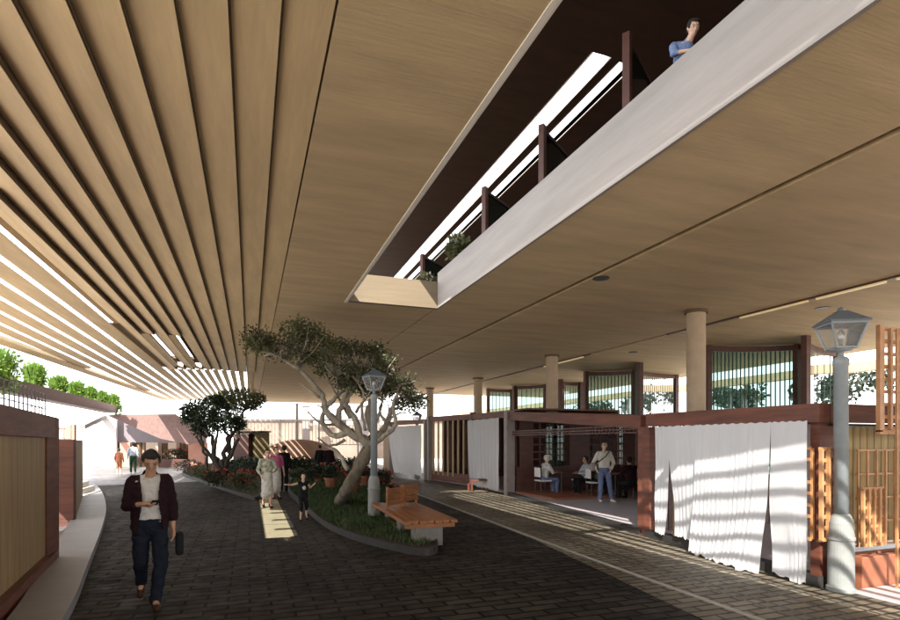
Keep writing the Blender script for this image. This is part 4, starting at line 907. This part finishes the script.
# cafe tables, chairs and sitters
def table_set():
    t=thing('cafe_table','x','table',(0,0,0),'cafe tables in the open room'); m=MB(); m.lathe([(.38,.71),(.38,.74)],n=24); m.build('table_top',red_m,t); m=MB(); m.lathe([(.03,.03),(.03,.71)],n=10); m.build('stem',steel_m,t); m=MB(); m.lathe([(.22,0),(.22,.03)],n=20); m.build('foot',steel_m,t); return t
def chair():
    t=thing('cafe_chair','x','chair',(0,0,0),'cafe chairs in the open room'); m=MB(); m.bb(-.21,.21,-.21,.21,.42,.46); m.build('seat',white_m,t,bevel=.01); m=MB(); m.bb(-.2,.2,.19,.215,.56,.86); m.build('backrest',white_m,t,bevel=.01)
    for sx in(-1,1):
        for sy in(-1,1): m=MB(); m.tube([(sx*.19,sy*.19,0),(sx*.17,sy*.17,.42)],.014,6); m.build('leg',steel_m,t)
        m=MB(); m.bb(sx*.19-.012,sx*.19+.012,.19,.21,.46,.86); m.build('back_post',steel_m,t)
    return t
T0=table_set(); K0=chair()
sit=dict(hipL=(.10,0,.50),hipR=(-.10,0,.50),kneeL=(.12,-.42,.50),kneeR=(-.12,-.42,.50),ankL=(.12,-.40,.09),ankR=(-.12,-.40,.09),toeL=(.12,-.54,.03),toeR=(-.12,-.54,.03),pel=(0,0,.54),chest=(0,-.04,.86),neck=(0,-.07,1.05),head=(0,-.10,1.21),shL=(.185,-.05,.99),shR=(-.185,-.05,.99),elL=(.24,-.18,.75),elR=(-.24,-.18,.75),wrL=(.12,-.42,.76),wrR=(-.12,-.42,.76))
tabs=[(9.55,15.6,.10,'cafe table at the left of the room beside the sitter in white'),(10.6,14.2,.10,'cafe table in the middle of the room'),(11.2,11.4,.10,'cafe table at the right end of the room behind the standing man')]
chs=[(8.95,15.75,-90,'white cafe chair carrying the sitter in white'),(10.25,15.6,90,'white cafe chair facing the sitter in white'),(10.05,14.5,-80,'white cafe chair of the sitter with green scarf'),(11.25,14.1,95,'empty white cafe chair at the middle table'),(10.65,11.6,-85,'white cafe chair behind the standing man'),(11.8,11.3,90,'white cafe chair of the sitter in dark teal')]
for i,(x,y,z,lab) in enumerate(tabs):
    if i==0: T0.location=(x,y,z); T0['label']=lab
    else: copy_to(T0,(x,y,z),0,lab)
for i,(x,y,a,lab) in enumerate(chs):
    if i==0: K0.location=(x,y,.1); K0.rotation_euler=(0,0,R(-a)); K0['label']=lab
    else: copy_to(K0,(x,y,.1),R(-a),lab)
person('sitter in a white hooded top at the left cafe table',(9.0,15.75,.08),R(90),1.7,sit,top=whitec,bottom=bluej,shoes=black,vox=.02,hair=cream,skin=skinl_m)
person('sitter with olive green top leaning on the middle cafe table',(10.1,14.5,.08),R(80),1.7,sit,top=leafo_m,bottom=black,shoes=black,vox=.02,skin=skinl_m)
person('sitter in dark teal at the right cafe table',(11.75,11.3,.08),R(-90),1.75,sit,top=teal,bottom=black,shoes=black,vox=.02)
person('person in near-black clothes standing in the middle of the cafe room',(10.95,13.2,.1),R(30),1.7,dict(),top=grn,bottom=black,shoes=black,vox=.02)
person('sitter in brown with back to the street at the middle cafe table',(10.6,13.45,.08),R(0)+math.pi,1.7,sit,top=maroon,bottom=black,shoes=black,vox=.02)
person('sitter in grey-blue top beside the green-topped sitter',(10.25,15.15,.08),R(-95),1.65,sit,top=pale,bottom=black,shoes=black,vox=.02)
person('sitter in pinkish top right of the standing man, half hidden by the brown post',(10.75,10.8,.08),R(60),1.65,sit,top=rust,bottom=black,shoes=black,vox=.02,skin=skinl_m)
for px,py,lab,cc in((320,478,'dark clad person left of two behind the lawn shrubs',black),(329,479,'dark clad person right of two behind the lawn shrubs',maroon)):
    person(lab,gp(px,py),R(180),1.62,dict(),top=cc,bottom=black,shoes=black,vox=.024)

# ================================================================= BACKGROUND
bk=thing('gabled_building','white building with dark shopfronts and sloping red roof at the street end','building',at(150,38))
W=38.0
def wall_pts(px0,px1,d,y_off=0): a=at(px0,d);b=at(px1,d);return a,b
a=at(96,W);b=at(206,W+1)
m=MB(); m.bar(a+Vector((0,0,2.45)),b+Vector((0,0,2.45)),.3,1.55); m.build('upper_wall',mat('lavender_grey_render',(.20,.175,.19),.85,.08,(.8,.8,.8)),bk)
m=MB(); q=at(107,W-.5); m.bb(q.x-.25,q.x+.6,q.y-.3,q.y+.1,0,3.5); m.build('corner_pier',white_m,bk)
cols=[(96,107,pink_m),(122,132,pink_m),(148,160,beige_m),(170,178,beige_m),(190,206,pink_m)]
for x0,x1,mm in cols: m=MB(); m.bar(at(x0,W-.1)+Vector((0,0,.84)),at(x1,W-.1)+Vector((0,0,.84)),.5,1.68); m.build('wall',mm,bk)
for x0,x1 in((107,122),(132,148),(160,170),(178,190)):
    f=MB(); f.bar(at(x0,W+.5)+Vector((0,0,.84)),at(x1,W+.5)+Vector((0,0,.84)),.1,1.67); o=f.build('window',slat_m,bk)
    f=MB(); 
    for k in range(3): c=at(x0+(x1-x0)*(k+.5)/3,W+.35); f.bb(c.x-.06,c.x+.06,c.y-.05,c.y+.05,.0,1.66)
    f.build('mullion',dred_m,o)
m=MB(); P=[at(108,W-1.6)+Vector((0,0,3.45)),at(175,W-2)+Vector((0,0,3.45)),at(208,W-3)+Vector((0,0,2.0)),at(190,W-3)+Vector((0,0,1.55)),at(160,W-2.4)+Vector((0,0,1.95))]
m.add(P+[p_+Vector((0,.3,.12)) for p_ in P],[(0,1,2,3,4),(9,8,7,6,5)]+[(i,i+5,(i+1)%5+5,(i+1)%5) for i in range(5)]); m.build('tiled_roof',tile_m,bk)
m=MB(); m.bar(at(82,W-6)+Vector((0,0,2.6)),at(104,W-.6)+Vector((0,0,3.45)),.3,.25); m.build('ramp_edge',greyp_m,bk)
# rear building, stairs, railing across the end
RB=thing('rear_building','long beige building wall closing the street with small square openings along its top','building',at(330,52))
m=MB(); m.bar(at(236,54)+Vector((0,0,1.95)),at(470,56)+Vector((0,0,1.95)),.4,3.9); m.build('wall',mat('aged_beige_wall',(.22,.165,.13),.85,.2,(.5,.5,.5)),RB)
m=MB()
for k in range(9): c=at(306+k*11,53.6); m.box((c.x,c.y,3.55),(.6,.2,.35),R(-20))
m.build('small_openings',trim_m,RB)
m=MB(); m.bar(at(236,53.6)+Vector((0,0,4.05)),at(470,55.6)+Vector((0,0,4.05)),.8,.22); m.build('cornice',greyp_m,RB)
for px,d in((306,50),(364,50),(297,47)):
    c=at(px,d); t=thing('grey_column','slender grey column at the far end of the canopy, %s'%{306:'thickest, left of the leaning tree',364:'behind the leaning tree',297:'thin steel one beside the thickest'}[px],'column',c,'far canopy columns')
    r=.32 if px!=297 else .1; m=MB(); m.bb(c.x-r,c.x+r,c.y-r,c.y+r,.0,4.9); m.build('shaft',greyp_m,t); m=MB(); m.bb(c.x-r-.08,c.x+r+.08,c.y-r-.08,c.y+r+.08,4.9,4.99); m.build('cap',greyp_m,t)
SR=thing('stair_ramp','sunlit pale outdoor stair rising left behind the small trees','stairs',at(262,44))
m=MB()
for k in range(16):
    c=at(292-3.3*k,44-.1*k); m.box((c.x,c.y,(.2+.17*k)/2),(.36,2.4,.2+.17*k),R(-20))
m.build('steps',mat('sunlit_stone_step',(.42,.35,.26),.8,.1),SR)
m=MB(); m.bar(at(238,42.6)+Vector((0,0,1.5)),at(282,42.6)+Vector((0,0,.35)),.18,1.3); m.build('parapet',ochre_m,SR)
FR=thing('railing','long thin metal railing along the terrace behind the people in robes','railing',at(290,40))
m=MB(); 
for k in range(46): c=at(241+k*3.4,41+.02*k); m.bar((c.x,c.y,1.5),(c.x,c.y,3.3),.035)
m.build('balusters',silver_m,FR); m=MB(); m.bar(at(241,41)+Vector((0,0,3.33)),at(398,42)+Vector((0,0,3.33)),.08,.08); m.bar(at(241,41)+Vector((0,0,1.5)),at(398,42)+Vector((0,0,1.5)),.06,.06); m.build('handrail',silver_m,FR)
for k in range(5): m=MB(); c=at(241+k*39,41+.2*k); m.bb(c.x-.06,c.x+.06,c.y-.06,c.y+.06,0,3.4); m.build('post',silver_m,FR)
MD=thing('clay_vault','low terracotta vaulted mound of an oven-like shelter behind the path','mound',at(300,34))
m=MB(); c=at(300,34); m.ball((c.x,c.y,.55),(2.4,1.5,1.35),20,12); m.build('vault',mat('pale_clay',(.30,.18,.125),.8,.15),MD,True)
m=MB(); q=at(312,31.8); m.bar(at(284,32)+Vector((0,0,.45)),at(338,32)+Vector((0,0,.45)),.3,.18); m.bar(at(284,32)+Vector((0,0,.18)),at(338,32)+Vector((0,0,.18)),.26,.34); m.build('low_wall',beige_m,MD)
BX=thing('maroon_cabin','small dark maroon cabin with dull ochre side left of the people in robes','cabin',at(250,33))
m=MB(); m.bar(at(237,33)+Vector((0,0,1.1)),at(252,33)+Vector((0,0,1.1)),1.2,2.2); m.build('front',dred_m,BX); m=MB(); m.bar(at(252.4,33)+Vector((0,0,1.15)),at(266,33.5)+Vector((0,0,1.15)),1.2,2.3); m.build('side',mat('dull_ochre_render',(.15,.115,.055),.85,.2,(2,2,2)),BX); m=MB(); m.bar(at(236,33)+Vector((0,0,2.3)),at(267,33)+Vector((0,0,2.36)),1.5,.08); m.build('lid',gap_m,BX)
HG=thing('hedge','low dark hedge running behind the two islands','hedge',at(255,29)); rr=random.Random(5); m=MB()
for k in range(14): c=at(238+k*9,29+.3*math.sin(k)); leaves(m,(c.x,c.y,.45),(.6,.5,.5),500,.13,rr,.4)
m.build('foliage',leafb_m,HG)
SW=thing('pale_wall_panel','tilted pale board catching sun behind the far lantern post','panel',at(400,33))
m=MB(); m.bar(at(384,34)+Vector((0,0,1.3)),at(402,33)+Vector((0,0,1.3)),.1,2.6); m.build('board',beige_m,SW)

# ================================================================= CAMERA, SUN, SKY
cam=bpy.data.cameras.new('camera'); co=bpy.data.objects.new('camera',cam); C.objects.link(co); scene.camera=co
cam.sensor_width=36; cam.lens=36*F/900; cam.shift_y=(HY-310)/900; cam.clip_end=1500; cam.clip_start=.05
co.location=(0,0,H); co.rotation_euler=(R(90),0,-YAW)
sd=Vector((.77,1.3,-1.0)).normalized()
sun=bpy.data.lights.new('sun','SUN'); sun.energy=12.0; sun.angle=R(.2); sun.color=(1,.95,.87)
so=bpy.data.objects.new('sun',sun); C.objects.link(so); so.rotation_euler=sd.to_track_quat('-Z','Y').to_euler(); so.location=(-20,-30,30)
w=bpy.data.worlds.new('World'); scene.world=w; w.use_nodes=True; n=w.node_tree.nodes; l=w.node_tree.links
sk=n.new('ShaderNodeTexSky'); sk.sky_type='NISHITA'; sk.sun_disc=False; sk.sun_elevation=math.asin(-sd.z); sk.sun_rotation=math.atan2(-sd.x,-sd.y)
mx=n.new('ShaderNodeMixRGB'); mx.inputs[0].default_value=.6; mx.inputs[2].default_value=(44,44.3,45,1)
l.new(sk.outputs[0],mx.inputs[1]); l.new(mx.outputs[0],n['Background'].inputs[0]); n['Background'].inputs[1].default_value=.15
scene.view_settings.view_transform='Standard'; scene.view_settings.look='None'; scene.view_settings.exposure=0
cy=scene.cycles; cy.max_bounces=8; cy.diffuse_bounces=5; cy.glossy_bounces=3; cy.transparent_max_bounces=12; cy.use_denoising=True; cy.caustics_reflective=False; cy.caustics_refractive=False; cy.sample_clamp_indirect=6
